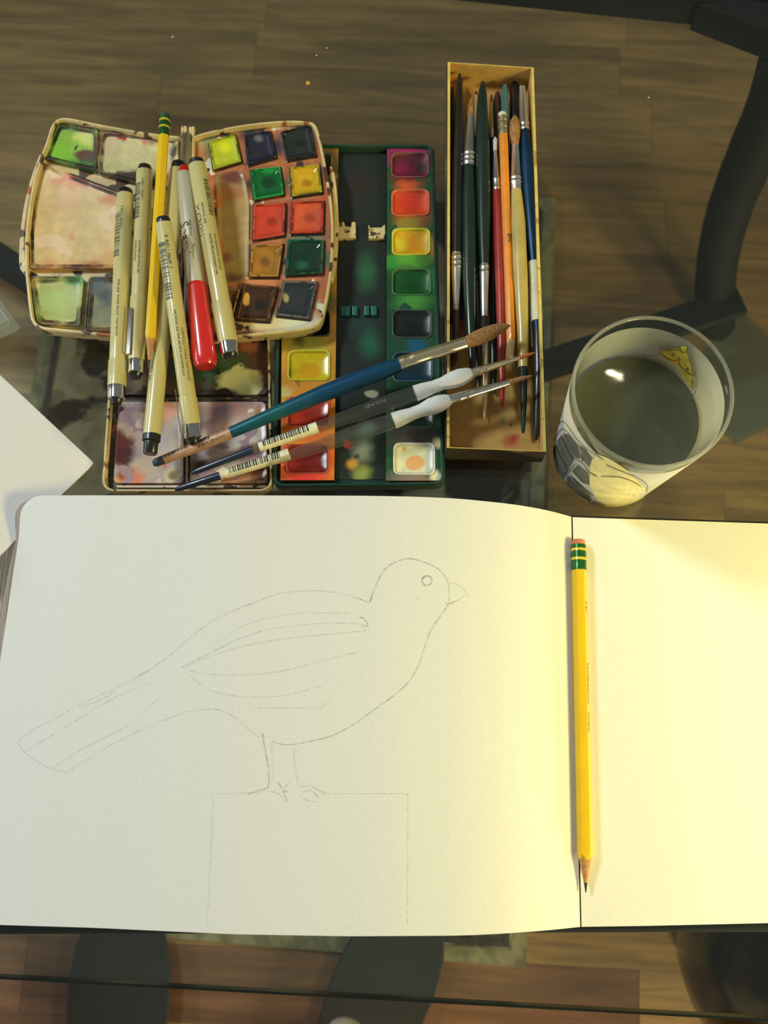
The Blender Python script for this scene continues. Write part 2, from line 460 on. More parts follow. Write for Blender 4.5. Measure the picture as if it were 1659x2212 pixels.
def urn():
    c = at(1738, 2085, -0.30)
    u = thing('metal_urn', (c.x, c.y, FLOOR), 'rounded dark bronze metal urn on the floor at bottom right', 'urn')
    m = plain('dark_bronze', (0.09, 0.08, 0.065, 1), 0.22, 0.9, 0.15, 30)
    z = FLOOR
    lathe(c.x, c.y, [(0.045, z), (0.055, z + 0.004), (0.05, z + 0.02), (0.075, z + 0.06), (0.088, z + 0.12), (0.090, z + 0.17), (0.080, z + 0.22), (0.055, z + 0.25), (0.045, z + 0.262)]).build('body', m, u, smooth=True)
    lathe(c.x, c.y, [(0.045, z + 0.260), (0.062, z + 0.268), (0.064, z + 0.272), (0.058, z + 0.276), (0.044, z + 0.272)]).build('rim', m, u, smooth=True)
urn()

# plastic sleeve on the floor at the right
sl = MB(); P = [(1602, 676), (1440, 842), (1588, 960), (1790, 860)]
P3 = [at(x, y, FLOOR) for x, y in P]
L0 = setz(P3, FLOOR + 0.0012); L1 = setz(P3, FLOOR + 0.0020)
sl.loft([L0, L1])
single('plastic_sleeve', sl, glassy('sleeve_film', (0.75, 0.78, 0.74, 1), rough=0.15, body=K(150, 152, 138, 1.2), bodyfac=0.30), 'grey translucent plastic sleeve on the floor behind the drinking glass', 'sleeve')

# ------------------------------------------------------------------ person: feet in dark shoes
def person():
    P = thing('person', (0.02, -0.30, FLOOR), 'person whose feet in dark shoes show through the glass below the sketchbook', 'person')
    leather = plain('shoe_leather', K(34, 36, 38, 0.7), 0.55, 0, 0.2, 120)
    solem = plain('shoe_sole', K(30, 30, 30, 1.0), 0.8)
    trim = plain('eyelet_trim', K(86, 88, 84, 1.2), 0.5)
    G0 = FLOOR + 0.0095
    def shoe(toe, direc):
        d = Vector(direc).normalized(); s = Vector((d.y, -d.x, 0)); L = 0.25
        W = [(0, .004), (.03, .020), (.08, .031), (.16, .039), (.28, .0435), (.40, .043), (.55, .038), (.70, .034), (.85, .032), (.95, .026), (1, .008)]
        Hh = [(0, .018), (.03, .026), (.08, .032), (.16, .038), (.28, .047), (.40, .060), (.55, .064), (.70, .060), (.85, .060), (.95, .058), (1, .05)]
        def loop(t, wd, z0, h, n=20):
            o = toe + d * (t * L); out = []
            for k in range(n):
                a = 2 * math.pi * k / n; cs, sn = math.cos(a), math.sin(a)
                x = math.copysign(abs(cs) ** 0.75, cs) * wd
                z = z0 + (h * (0.5 + 0.5 * math.copysign(abs(sn) ** 0.8, sn)))
                out.append(o + s * x + Vector((0, 0, z)))
            return out
        MB().loft([loop(t, wd, G0 + 0.006, h) for (t, wd), (_, h) in zip(W, Hh)]).build('shoe', leather, P, smooth=True)
        sh = bpy.data.objects[-1] if False else None
        lo = [toe + d * (t * L) + s * wd * 1.04 for t, wd in W] + [toe + d * (t * L) - s * wd * 1.04 for t, wd in reversed(W)]
        MB().loft([setz(lo, G0), setz(lo, G0 + 0.010)]).build('sole', solem, P, bevel=0.001)
        return toe, d, s
    for toe_px, heel_px in (((277, 1935), (258, 2330)), ((908, 1935), (748, 2310))):
        a, b = at(*toe_px, FLOOR), at(*heel_px, FLOOR)
        toe, d, s = shoe(a, b - a)
        m = MB(); oc = toe + d * 0.150; rows = []
        for k in range(26):                                  # eyelet rings round the front of the opening
            th = math.pi * (0.02 + 0.96 * k / 25)
            p = oc + s * math.cos(th) * 0.031 - d * math.sin(th) * 0.040 + Vector((0, 0, FLOOR + 0.0775 - 0.004 * abs(math.cos(th)) - 0.006 * math.sin(th)))
            if k % 2 == 0:
                ring = [(p + Vector((math.cos(q) * 0.0026, math.sin(q) * 0.0026, 0))) for q in [2 * math.pi * j / 10 for j in range(10)]]
                ring2 = [(p + Vector((math.cos(q) * 0.0014, math.sin(q) * 0.0014, 0.0))) for q in [2 * math.pi * j / 10 for j in range(10)]]
                m.loft([ring, [x + Vector((0, 0, .001)) for x in ring], [x + Vector((0, 0, .001)) for x in ring2], ring2], False, False)
        m.build('eyelet_trim', trim, P)
    # body: instep, shin, knee, thigh as one skinned surface
    me = bpy.data.meshes.new('body')
    org = world_loc(P)
    J = []; E = []; Rr = []
    def jv(p, r): J.append(Vector(p) - org); Rr.append(r); return len(J) - 1
    pelvis = jv((0.0, -0.86, -0.03), 0.13)
    for sx, an in ((-1, at(255, 2420, FLOOR)), (1, at(735, 2330, FLOOR))):
        hip = jv((sx * 0.09, -0.80, -0.03), 0.09)
        knee = jv((an.x * 0.9 + sx * 0.01, -0.47, -0.02), 0.055)
        calf = jv((an.x, -0.44, -0.17), 0.05)
        ank = jv((an.x, an.y - 0.03, FLOOR + 0.10), 0.033)
        ins = jv((an.x + 0.004 * sx, an.y + 0.035, FLOOR + 0.060), 0.021)
        toe = jv((an.x + 0.008 * sx, an.y + 0.062, FLOOR + 0.047), 0.018)
        E += [(pelvis, hip), (hip, knee), (knee, calf), (calf, ank), (ank, ins), (ins, toe)]
    me.from_pydata([tuple(v) for v in J], E, [])
    o = bpy.data.objects.new('body', me); COL.objects.link(o); o.parent = P
    md = o.modifiers.new('skin', 'SKIN')
    for v, r in zip(me.skin_vertices[0].data, Rr): v.radius = (r, r)
    me.skin_vertices[0].data[0].use_root = True
    s2 = o.modifiers.new('sub', 'SUBSURF'); s2.levels = s2.render_levels = 2
    me.materials.append(plain('pale_skin', K(150, 140, 126, 1.5), 0.6, 0, 0.06))
person()

# ================================================================== ON THE GLASS
cream = K(204, 184, 136, 1.4)
blackp = K(34, 36, 38, 0.9)

# ------------------------------------------------------------------ sketchbook
ZT = [(-140, .022), (0, .026), (200, .029), (500, .033), (850, .034), (1000, .031), (1100, .026), (1180, .0185), (1220, .013), (1245, .0085), (1262, .0082), (1300, .0078), (1400, .0060), (1659, .0050), (2500, .0045)]
TOP = [(-140, 1071), (0, 1070.5), (100, 1070), (500, 1070), (800, 1071), (900, 1073), (990, 1077), (1100, 1088), (1180, 1101), (1237, 1117), (1255, 1118), (1659, 1131), (2500, 1156)]
BOT = [(-140, 1993), (0, 1998), (200, 2004), (500, 2018), (750, 2022.5), (1000, 2021), (1100, 2016), (1180, 2010), (1255, 2002), (1400, 2000), (1659, 1994), (2500, 1975)]
def interp(T, x):
    if x <= T[0][0]: return T[0][1]
    for (a, b), (c, d) in zip(T, T[1:]):
        if x <= c:
            t = (x - a) / (c - a); return b + (d - b) * t
    return T[-1][1]
def smooth_interp(T, x):
    return sum(interp(T, x + k * 14) for k in (-2, -1, 0, 1, 2)) / 5
def gut(py): return 1237 + (py - 1117) * 18 / 886
def pz(px, py):
    g = gut(py)
    return interp(ZT, px + 1245 - g) if abs(px - g) < 25 else smooth_interp(ZT, px + 1245 - g)
def page_grid(x0f, x1f, nx, ny, round_left=0, round_right=0):
    rows = []
    for j in range(ny + 1):
        t = j / ny; t = t if (t < 0.0001 or t > 0.9999) else 0.5 - 0.5 * math.cos(math.pi * t) * 1.0
        row = []
        ym = 1070 + (2010 - 1070) * t
        xa, xb = x0f(ym), x1f(ym)
        if round_left:
            dd = min(ym - 1070, 2010 - ym)
            if dd < round_left: xa += round_left - math.sqrt(max(0, round_left ** 2 - (round_left - dd) ** 2))
        if round_right:
            dd = min(ym - 1070, 2010 - ym)
            if dd < round_right: xb -= round_right - math.sqrt(max(0, round_right ** 2 - (round_right - dd) ** 2))
        for i in range(nx + 1):
            px = xa + (xb - xa) * i / nx
            py = smooth_interp(TOP, px) * (1 - t) + smooth_interp(BOT, px) * t
            if abs(px - 1245) < 40: py = interp(TOP, px) * (1 - t) + interp(BOT, px) * t
            row.append(at(px, py, pz(px, py)))
        rows.append(row)
    return rows
def left_edge(py): return 41 - (py - 1156) * 41 / 279 if py > 1156 else 41 + (1156 - py) * 0.06
def sketchbook():
    c = at(1245, 1560, 0)
    B = thing('sketchbook', (c.x, c.y, 0), 'large open sketchbook with a faint pencil drawing of a bird on its left page', 'sketchbook')
    paper = NT('drawing_paper', 0.85, 0, 0.2)
    n = paper.noise(900, detail=2); paper.color(paper.mix(paper.rng(n.outputs[0], 0.3, 0.7), (0.80, 0.80, 0.785, 1), (0.84, 0.84, 0.825, 1)))
    n2 = paper.noise(1600, detail=3); paper.bump(n2.outputs[0], 0.12, 0.0002)
    edge = NT('page_edges', 0.85, 0, 0.2)
    wv = edge.noise(1, vec=edge.mapped(scale=(20, 20, 2600)), detail=2)
    edge.color(edge.mix(edge.rng(wv.outputs[0], 0.35, 0.65), K(96, 84, 74, 1.2), K(180, 164, 146, 1.2)))
    def block(rows, name, out, zb):
        m = MB(); ny, nx = len(rows), len(rows[0])
        vs = [p for r in rows for p in r]
        fs = [(j * nx + i, j * nx + i + 1, (j + 1) * nx + i + 1, (j + 1) * nx + i) for j in range(ny - 1) for i in range(nx - 1)]
        m.add(vs, fs); o = m.build(name, paper.m, B, smooth=True, label=None)
        ring = rows[0] + [r[-1] for r in rows[1:]] + list(reversed(rows[-1]))[1:] + [r[0] for r in reversed(rows)][1:-1]
        ring = [Vector(p) for p in ring]
        lo = setz(inset(ring, -0.0), zb)
        lo = [Vector((p.x + (out if i >= len(ring) - len(rows) + 2 or i < 2 else 0), p.y, p.z)) for i, p in enumerate(lo)]
        top = [p - Vector((0, 0, 0.00015)) for p in ring]
        s = MB(); s.loft([top, lo], False, True); s.build('page_block', edge.m, B)
        return o
    rowsL = page_grid(left_edge, lambda y: gut(y) - 2.0, 60, 40, round_left=46)
    rowsR = page_grid(lambda y: gut(y) + 1.0, lambda y: 2390, 40, 30, round_right=46)
    block(rowsL, 'left_page', -0.021, 0.0032)
    block(rowsR, 'right_page', 0.0, 0.0031)
    cov = plain('black_cover', K(30, 30, 32, 0.9), 0.6)
    g0, g1 = at(1242, 1113, 0.003), at(1256, 2004, 0.003)
    r0, r1 = at(2400, 1152, 0.003), at(2400, 1972, 0.003)
    MB().loft([setz([g0, g1, r1, r0], 0.0), setz([g0, g1, r1, r0], 0.003)]).build('cover', cov, B, bevel=0.0005)
    l0 = Vector((rowsL[0][4].x - 0.024, g0.y - 0.0015, 0)); l1 = Vector((rowsL[-1][0].x - 0.024, g1.y + 0.003, 0))
    l0.x = min(l0.x, rowsL[8][0].x - 0.024)
    MB().loft([setz([l0, l1, g1, g0], 0.0), setz([l0, l1, g1, g0], 0.003)]).build('cover', cov, B, bevel=0.0005)
    # pencil drawing
    gr = NT('graphite_line', 0.7)
    gn = gr.noise(700, detail=2); gr.color((0.21, 0.21, 0.22, 1))
    al = gr.rng(gn.outputs[0], 0.30, 0.75, 0.08, 0.52); gr.l(al, gr.b.inputs['Alpha'])
    gl = NT('faint_graphite_line', 0.7)
    gn = gl.noise(500, detail=2); gl.color((0.25, 0.25, 0.26, 1))
    al = gl.rng(gn.outputs[0], 0.30, 0.75, 0.04, 0.28); gl.l(al, gl.b.inputs['Alpha'])
    strokes_dark = [
        [(1262,238),(1272,212),(1290,165),(1320,120),(1360,97),(1400,90),(1450,102),(1500,128),(1527,165),(1533,205),(1530,245),(1500,290),(1470,335),(1447,400),(1430,450),(1395,510),(1340,560),(1270,610),(1200,660),(1130,695),(1050,715),(980,725),(930,715)],
        [(1262,238),(1268,222),(1270,205)], [(1263,240),(1235,230),(1215,222)],
        [(1457,147),(1471,152),(1475,166),(1469,178),(1457,182),(1445,178),(1440,165),(1445,152),(1457,147)],
        [(1457,149),(1469,154),(1473,166),(1467,176),(1457,180),(1447,176),(1442,165),(1447,154),(1457,149)],
        [(1225,288),(1245,297),(1255,318),(1235,322)],
        [(893,685),(905,740),(915,800),(918,850),(912,872),(880,882),(845,893)],
        [(890,687),(898,688),(902,705)],
        [(948,852),(965,878),(980,922)], [(990,850),(968,878),(985,885)], [(1035,888),(1060,880),(1088,905)],
        [(1520,238),(1530,245),(1560,232)],
    ]
    strokes_faint = [
        [(1530,170),(1560,178),(1592,205),(1565,230),(1530,245)], [(1555,175),(1580,195),(1605,222)],
        [(1420,228),(1437,220)],
        [(1220,225),(1170,210),(1100,200),(1020,200),(950,210),(880,235),(800,265),(730,300),(680,335),(630,375),(590,410),(550,440),(510,470),(480,488),(400,530),(320,565),(250,600),(180,640),(120,670),(65,710)],
        [(880,235),(830,255),(790,270)], [(590,412),(550,443),(512,466),(470,490)],
        [(58,710),(75,740),(95,760),(150,795),(180,808),(225,820)],
        [(225,820),(290,780),(380,725),(470,680),(560,640),(650,610),(740,605),(800,630),(840,665),(885,700)],
        [(85,748),(200,680),(320,605),(420,550),(513,517)], [(180,805),(270,745),(380,690),(435,660)], [(270,600),(340,572),(400,540)],
        [(510,592),(548,563)],
        [(620,460),(700,420),(800,370),(900,335),(1000,320),(1100,310),(1200,310),(1255,318)],
        [(622,462),(750,412),(870,380),(1000,360),(1150,345),(1250,335)],
        [(660,440),(740,400),(800,370)],
        [(760,360),(850,310),(950,285),(1050,275),(1200,277)],
        [(620,460),(680,480),(780,487),(900,482),(1000,465),(1100,438),(1222,409)],
        [(630,475),(700,530),(780,555),(880,563),(980,555),(1050,538),(1098,522)],
        [(860,598),(1000,600),(1090,597),(1127,573)],
        [(927,700),(930,800),(935,850)], [(1003,730),(1005,790),(1015,840),(1022,866),(1060,866),(1110,890)],
        [(845,893),(930,885),(965,905),(975,922)], [(1020,900),(1050,915),(1085,922)], [(1060,862),(1078,875),(1105,892)],
        [(707,1345),(718,1120),(728,900)], [(738,892),(845,890)], [(1110,892),(1370,892),(1388,900),(1392,915),(1391,1150),(1390,1335)],
        [(1390,400),(1392,402)],
    ]
    def ribbons(lists, wpx, mat, nm):
        m = MB()
        for s in lists:
            P = catmull([(a / 1.58, 1150 + b / 1.58, 0) for a, b in s], 6)
            rows = []
            for i, p in enumerate(P):
                d = (P[min(i + 1, len(P) - 1)] - P[max(i - 1, 0)]); d = d.normalized() if d.length > 0 else Vector((1, 0, 0))
                nn = Vector((-d.y, d.x, 0)) * wpx / 2 * (0.75 + 0.5 * random.random())
                rows.append([at(p.x + nn.x, p.y + nn.y, pz(p.x, p.y) + 0.00018), at(p.x - nn.x, p.y - nn.y, pz(p.x, p.y) + 0.00018)])
            m.loft(rows, False, False, closed=False)
        m.build(nm, mat, B)
    ribbons(strokes_dark, 2.1, gr.m, 'bird_drawing')
    ribbons(strokes_faint, 1.9, gl.m, 'bird_drawing')
sketchbook()

# ------------------------------------------------------------------ pencils
wood = plain('cedar_wood', K(176, 128, 76, 1.2), 0.7, 0, 0.15, 500)
lead = plain('graphite', K(60, 60, 62, 1.0), 0.4, 0.2)
def pencil(name, label, P0, P1, w, zs, body_mat, ferrule, eraser_mat, tip_frac=0.105, ph=0.0, text=None, lead_mat=None, wood_mat=None, group=None):
    """hexagonal pencil, eraser end P0, point P1"""
    z0, z1 = zs
    a, b = at(*P0, z0), at(*P1, z1); Lg = (b - a).length
    T = thing(name, (a.x, a.y, a.z - 0.0035), label, 'pencil', group)
    r = w / 2 / pxm((P0[1] + P1[1]) / 2, (z0 + z1) / 2); d, side, u = frame(a, b)
    def ring(s, rc, rf, off=0.0, n=12):
        out = []
        for k in range(n):
            th = ph + 2 * math.pi * k / n; rr = rc if k % 2 == 0 else rf
            out.append(a + d * (s + (off if k % 2 else 0)) + (side * math.sin(th) + u * math.cos(th)) * rr)
        return out
    fs = 0.093 * Lg if ferrule else 0.0
    er = 0.016 * Lg if ferrule else 0
    sh = Lg * (1 - tip_frac)
    MB().loft([ring(fs - 0.001, r, r * 0.885), ring(sh - 0.0015, r, r * 0.885), ring(sh, r * 0.98, r * 0.87, 0.0028)]).build('barrel', body_mat, T, smooth=False)
    k2 = 0.74
    cone = [ring(sh - 0.0005, r * 0.96, r * 0.85, 0.0028)]
    for q in (0.35, 0.6, k2): rr = r * 0.92 * (1 - q); cone.append(ring(sh + (Lg - sh) * q, rr, rr))
    MB().loft(cone).build('sharpened_wood', wood_mat or wood, T, smooth=True)
    rr = r * 0.92 * (1 - k2)
    MB().loft([ring(sh + (Lg - sh) * (k2 - .01), rr * 1.02, rr * 1.02), ring(Lg - 0.0006, 0.0003, 0.0003), ring(Lg, 0.0001, 0.0001)]).build('lead', lead_mat or lead, T, smooth=True)
    if ferrule:
        base, band = ferrule
        rd_ = [ring(er, r * 1.0, r * 1.0), ring(fs * 0.30, r * 1.0, r * 1.0), ring(fs * 0.31, r * .95, r * .95), ring(fs * 0.33, r * 1.02, r * 1.02),
               ring(fs * 0.62, r * 1.03, r * 1.03), ring(fs * 0.63, r * .96, r * .96), ring(fs * 0.66, r * 1.02, r * 1.02), ring(fs, r * 1.0, r * 1.0)]
        MB().loft(rd_).build('ferrule', base, T, smooth=True)
        for q in (0.30, 0.60):
            MB().loft([ring(fs * q, r * 1.04, r * 1.04), ring(fs * q + .0004, r * 1.07, r * 1.07), ring(fs * (q + 0.085), r * 1.07, r * 1.07), ring(fs * (q + 0.09), r * 1.04, r * 1.04)]).build('ferrule_band', band, T, smooth=True)
        MB().loft([ring(0, r * 0.7, r * 0.7), ring(0.0006, r * .88, r * .88), ring(er + .001, r * 0.92, r * 0.92)]).build('eraser', eraser_mat, T, smooth=True)
    for tx in (text or ()):
        s0, angd, body, size, mt = tx
        vs, f2 = glyphs(body, size); th = R(angd)
        nrm = side * math.sin(th) + u * math.cos(th); tan = side * math.cos(th) - u * math.sin(th)
        ap = r * 0.885 + 0.00012
        MB().add([a + d * (s0 * Lg - v.x) + nrm * ap + tan * (v.y - size * 0.35) for v in vs], f2).build('lettering', mt, T)
    return T
yellow = plain('yellow_lacquer', K(236, 178, 22, 1.25), 0.28, 0, 0.04, 60, coat=0.3)
greenm = plain('green_ferrule', K(36, 92, 44, 1.3), 0.3, 0.5, 0.1)
gband = plain('gold_band', K(216, 188, 60, 1.3), 0.3, 0.4, 0.1)
pinkr = plain('pink_eraser', K(196, 116, 84, 1.2), 0.85)
dgreen = plain('green_print', K(56, 84, 48, 1.0), 0.5)
pencil('pencil', 'yellow hexagonal pencil with green ferrule lying in the gutter of the sketchbook', (1249.5, 1166), (1265.5, 1929), 33, (0.0125, 0.0122), yellow, (greenm, gband), pinkr, ph=R(30),
       text=[(0.565, -60, 'DIXON', 0.0030, dgreen), (0.487, -60, 'TICONDEROGA', 0.0030, dgreen), (0.222, -60, 'HB 2', 0.0030, dgreen)])
dkwood = wood
pencil('pencil', 'yellow pencil with green banded ferrule lying across the beige pens', (357, 246), (321, 797), 24, (0.0325, 0.0315), yellow, (greenm, gband), plain('green_eraser', K(40, 74, 60, 1.2), 0.7), ph=R(0), tip_frac=0.125)

# ------------------------------------------------------------------ white sheet and clear wrapper at the left
whitep = plain('white_card', (0.88, 0.86, 0.84, 1), 0.85, 0, 0.02, 400)
t0 = at(203, 1000, 0.0025); e1 = at(0, 810, 0.0060) - t0; e1 = e1.normalized(); e2 = (at(42, 1158, 0.0228) - t0).normalized()
L = fillet([t0, t0 + e1 * 0.16, t0 + e1 * 0.16 + e2 * 0.095, t0 + e2 * 0.095], 0.0015, 3)   # one side tucked among the pages
single('card', MB().loft([[p - Vector((0, 0, .0012)) for p in L], L]), whitep, 'blank white card tucked under the top left corner of the sketchbook', 'card')
def wrapper():
    clear = glassy('clear_plastic', (0.88, 0.90, 0.86, 1), rough=0.08, body=K(200, 204, 190, 1.3), bodyfac=0.28)
    c = at(0, 690, 0); W = thing('plastic_box', (c.x, c.y, 0), 'corner of a small clear plastic box at the left edge of the table', 'box')
    base = [(-90, 610), (-12, 640), (46, 708), (36, 716), (-20, 742), (-90, 745)]
    top = [(-90, 600), (-14, 628), (30, 690), (20, 700), (-24, 722), (-90, 730)]
    b = [at(x, y, 0) for x, y in base]; t = [at(x, y, 0.012) for x, y in top]
    MB().loft([setz(b, 0.0), setz(b, 0.003), setz(t, 0.010), setz(inset(t, 0.004), 0.012)]).build('shell', clear, W, bevel=0.0006)
    tt = setz(inset(t, 0.002), 0.0118)
    MB().loft([tt, setz(inset(tt, 0.0008), 0.0128), setz(inset(tt, 0.0016), 0.0118)], False, False).build('rib', clear, W)
wrapper()

# ------------------------------------------------------------------ rectangular tin lid under everything (bottom left)
def mixing_tray():
    zr, zf = 0.0075, 0.0035
    P = [(268, 372), (574, 372), (590, 1062), (218, 1062)]
    L = fillet([at(x, y, zr) for x, y in P], 0.0085, 7)
    o = at(400, 900, 0)
    T = thing('paint_tray', (o.x, o.y, 0), 'rectangular cream enamel mixing tray smeared purple brown and green, beside the sketchbook edge', 'palette')
    enamel = stain('worn_enamel', cream, world_loc(T), specks=[(K(70, 60, 48), 130, 0.60), (K(110, 84, 40), 60, 0.62)], rough=0.3)
    tray(L, 0.0002, 0.0012, zr, 0.0016).build('shell', enamel, T, smooth=True)
    def well(P, nm, base, blobs, specks):
        L2 = fillet([at(x, y, zf) for x, y in P], 0.003, 4)
        m = stain(nm, base, world_loc(T), [(b[0], b[1], zf) + tuple(b[2:]) for b in blobs], specks, wob=0.006, wscale=120)
        MB().loft([setz(L2, 0.0011), setz(L2, zf + 0.0008), setz(shrink(L2, 0.0008), zf + 0.0008), setz(shrink(L2, 0.0022), zf), ]).build('mixing_well', m, T, smooth=True)
    well([(254, 740), (579, 740), (577, 853), (252, 853)], 'well_upper', K(66, 50, 42), [
        (540, 745, 9, K(150, 88, 52), .8), (555, 800, 16, K(96, 50, 30), .6), (470, 795, 15, K(44, 70, 46), .7, 1.7), (385, 790, 13, K(38, 38, 34), .7, 1.0), (518, 830, 11.5, K(226, 206, 140), .25, 1.3),
        (545, 815, 5, K(190, 180, 110), .8), (470, 850, 4, K(36, 32, 24), .5, 4), (300, 830, 9, K(96, 84, 72), .8), (274, 800, 9, K(70, 62, 56), .7), (500, 775, 7, K(60, 86, 54), .8, 1.8)], [(K(40, 40, 32), 110, .62)])
    well([(258, 869), (398, 869), (396, 1044), (246, 1044)], 'well_lower_left', K(166, 150, 140), [
        (258, 965, 15, K(78, 30, 30), .5, .7), (254, 895, 8, K(44, 32, 32), .6, .9), (270, 1020, 8, K(96, 36, 36), .8, .8), (285, 1035, 9, K(196, 110, 74), .9, 1.2), (340, 885, 11, K(190, 128, 112), .9, 1.5), (372, 1030, 7, K(206, 184, 140), .6), (330, 950, 13, K(176, 160, 158), .9),
        (254, 1040, 4, K(226, 150, 90), .8), (352, 1000, 2.5, K(200, 60, 40), .8)], [(K(146, 120, 130), 80, .58), (K(200, 170, 156), 50, .58)])
    well([(412, 869), (574, 869), (578, 1044), (411, 1044)], 'well_lower_right', K(172, 156, 150), [
        (495, 880, 14, K(150, 110, 100), .9, 1.8), (560, 900, 8, K(140, 84, 46), .9, .7), (520, 960, 15, K(182, 168, 160), .9), (430, 1010, 10, K(60, 54, 60), .9), (555, 1020, 12, K(92, 50, 28), .8, 1.4), (500, 1035, 9, K(170, 120, 80), .8, 2)], [(K(140, 116, 126), 70, .58), (K(206, 190, 170), 60, .60)])
    dk = stain('groove_paint', K(54, 46, 38), world_loc(T), specks=[(K(120, 100, 70), 90, .58), (K(150, 80, 50), 70, .63)], rough=0.35)
    MB().loft([setz(inset(L, 0.0018), 0.0010), setz(inset(L, 0.0018), 0.0017)]).build('tray_floor', dk, T)
    rod(T, 'divider', [(254, 861, zf + .0012, 5), (578, 860, zf + .0012, 5)], dk, 8)
    rod(T, 'divider', [(405, 862, zf + .0012, 6), (404, 1044, zf + .0012, 6)], dk, 8)
    # the pale streak along the foot of the tray
    L3 = fillet([at(x, y, .003) for x, y in [(250, 1048), (576, 1048), (574, 1053), (252, 1053)]], 0.001, 2)
    MB().loft([setz(L3, .0016), setz(L3, .0030)]).build('foot_ridge', stain('foot_ridge', K(190, 170, 150), world_loc(T), specks=[(K(70, 50, 40), 90, .55)]), T)
mixing_tray()

# ------------------------------------------------------------------ green plastic palette with two rows of pans
def green_palette():
    zr = 0.0085; zf = 0.0068
    P = [(604, 310), (937, 311), (963, 1048), (588, 1052)]
    L = fillet([at(x, y, zr) for x, y in P], 0.007, 7)
    o = at(770, 690, 0)
    T = thing('paint_palette', (o.x, o.y, 0), 'dark green plastic watercolour palette with two columns of rounded pans', 'palette')
    org = world_loc(T)
    gp = stain('green_plastic', K(18, 60, 50, 1.2), org, [(760, 400, zr, 26, K(42, 36, 30), .9), (790, 320, zr, 20, K(34, 60, 44), .9)], [], rough=0.35)
    tray(L, 0.0002, 0.0025, zr, 0.0022).build('shell', gp, T, smooth=True)
    # channel floor between the columns
    chan = stain('channel_paint', K(32, 42, 36, 1.1), org, [
        (780, 400, .003, 18, K(38, 32, 27), .9, .8), (792, 590, .003, 18, K(38, 92, 58, 1.4), .98, .6), (800, 740, .003, 17, K(30, 92, 68, 1.4), .98, .6), (770, 700, .003, 14, K(26, 50, 42), .9),
        (802, 850, .003, 4.2, K(150, 146, 120), .4), (784, 975, .003, 10, K(120, 130, 118), .9), (762, 1000, .003, 5, K(190, 140, 66), .8), (780, 1022, .003, 8, K(120, 130, 66), .8), (752, 960, .003, 3.5, K(140, 50, 36), .7), (792, 930, .003, 9, K(84, 104, 96), .9), (770, 985, .003, 2.6, K(60, 64, 52), .8)],
        [], rough=0.4)
    Lc = [at(x, y, .003) for x, y in [(729, 318), (834, 318), (832, 1036), (724, 1036)]]
    MB().loft([setz(Lc, .0020), setz(Lc, .0032)]).build('channel', chan, T)
    # cross ribs and clips
    rib = stain('rib_green', K(36, 112, 94, 1.3), org, [], [(K(28, 60, 44), 60, .5)], rough=0.3)
    for x0, x1 in ((736, 756), (761, 772), (787, 798), (802, 814)):
        q = [at(x, y, .0055) for x, y in [(x0, 660), (x1, 660), (x1, 681), (x0, 681)]]
        MB().loft([setz(q, .0025), setz(q, .0055)]).build('rib', rib, T, bevel=0.0005)
    clipm = stain('clip_cream', cream, org, [], [(K(60, 50, 40), 240, .56), (K(130, 120, 40), 120, .62)])
    for pts in ([(730, 480), (742, 478), (746, 489), (758, 490), (760, 479), (768, 480), (769, 514), (730, 515)], [(796, 484), (800, 492), (824, 491), (832, 484), (833, 515), (796, 515)]):
        q = [at(x, y, .006) for x, y in pts]
        MB().loft([setz(q, .0030), setz(q, .0062)]).build('clip', clipm, T, bevel=0.0004)
    q = [at(751, 501, .0063), at(752, 501, .0063)]
    lathe(q[0].x, q[0].y, [(.0014, .0060), (.0014, .0068), (.0008, .0070)], 14).build('clip_pin', clipm, T, smooth=True)
    # column strips, each with its row of pan openings
    colsR = [(845, 926, 330, 383), (846, 927, 410, 466), (847, 929, 494, 551), (847, 931, 581, 638), (848, 933, 670, 730), (849, 935, 761, 824), (850, 937, 860, 923), (850, 939, 957, 1025)]
    colsL = [(628, 716, 330, 383), (628, 716, 410, 466), (627, 715, 494, 551), (626, 714, 581, 638), (624, 713, 668, 727), (622, 713, 757, 822), (620, 712, 857, 921), (617, 710, 960, 1023)]
    cR = [K(84, 26, 40), K(196, 66, 30), K(222, 152, 26), K(22, 84, 34), K(24, 34, 30), K(18, 52, 66), K(22, 40, 34), K(236, 216, 170)]
    cL = [K(30, 32, 28), K(40, 50, 90), K(120, 40, 90), K(90, 50, 30), K(24, 32, 22), K(216, 172, 14), K(168, 48, 22), K(126, 26, 26)]
    strR = stain('strip_right', K(34, 80, 48, 1.3), org, [
        (880, 330, zf, 15, K(140, 30, 84), .8, 1.5), (925, 345, zf, 8, K(96, 20, 40), .8), (880, 385, zf, 10, K(104, 32, 34), .8, 1.6), (880, 404, zf, 6, K(176, 76, 36), .8, 2.0), (890, 470, zf, 12, K(150, 74, 30), .9, 1.5), (935, 440, zf, 10, K(120, 50, 30), .9, .5), (880, 485, zf, 6, K(126, 112, 40), .8, 2),
        (935, 530, zf, 12, K(160, 110, 40), .9, .6), (880, 560, zf, 9, K(86, 150, 50), .9, 2), (845, 570, zf, 8, K(50, 130, 50), .9), (890, 650, zf, 10, K(70, 140, 54), .9, 1.6), (930, 600, zf, 10, K(40, 110, 54), .9), (900, 750, zf, 9, K(20, 84, 110), .9), (880, 840, zf, 13, K(26, 54, 40), .9, 1.6), (890, 945, zf, 13, K(70, 60, 64), .9, 2), (890, 1035, zf, 9, K(120, 104, 96), .9, 2.4), (945, 960, zf, 4, K(206, 186, 130), .7), (945, 1030, zf, 5, K(190, 186, 160), .6)],
        [(K(30, 70, 50), 60, .64)], rough=0.3, wob=0.005)
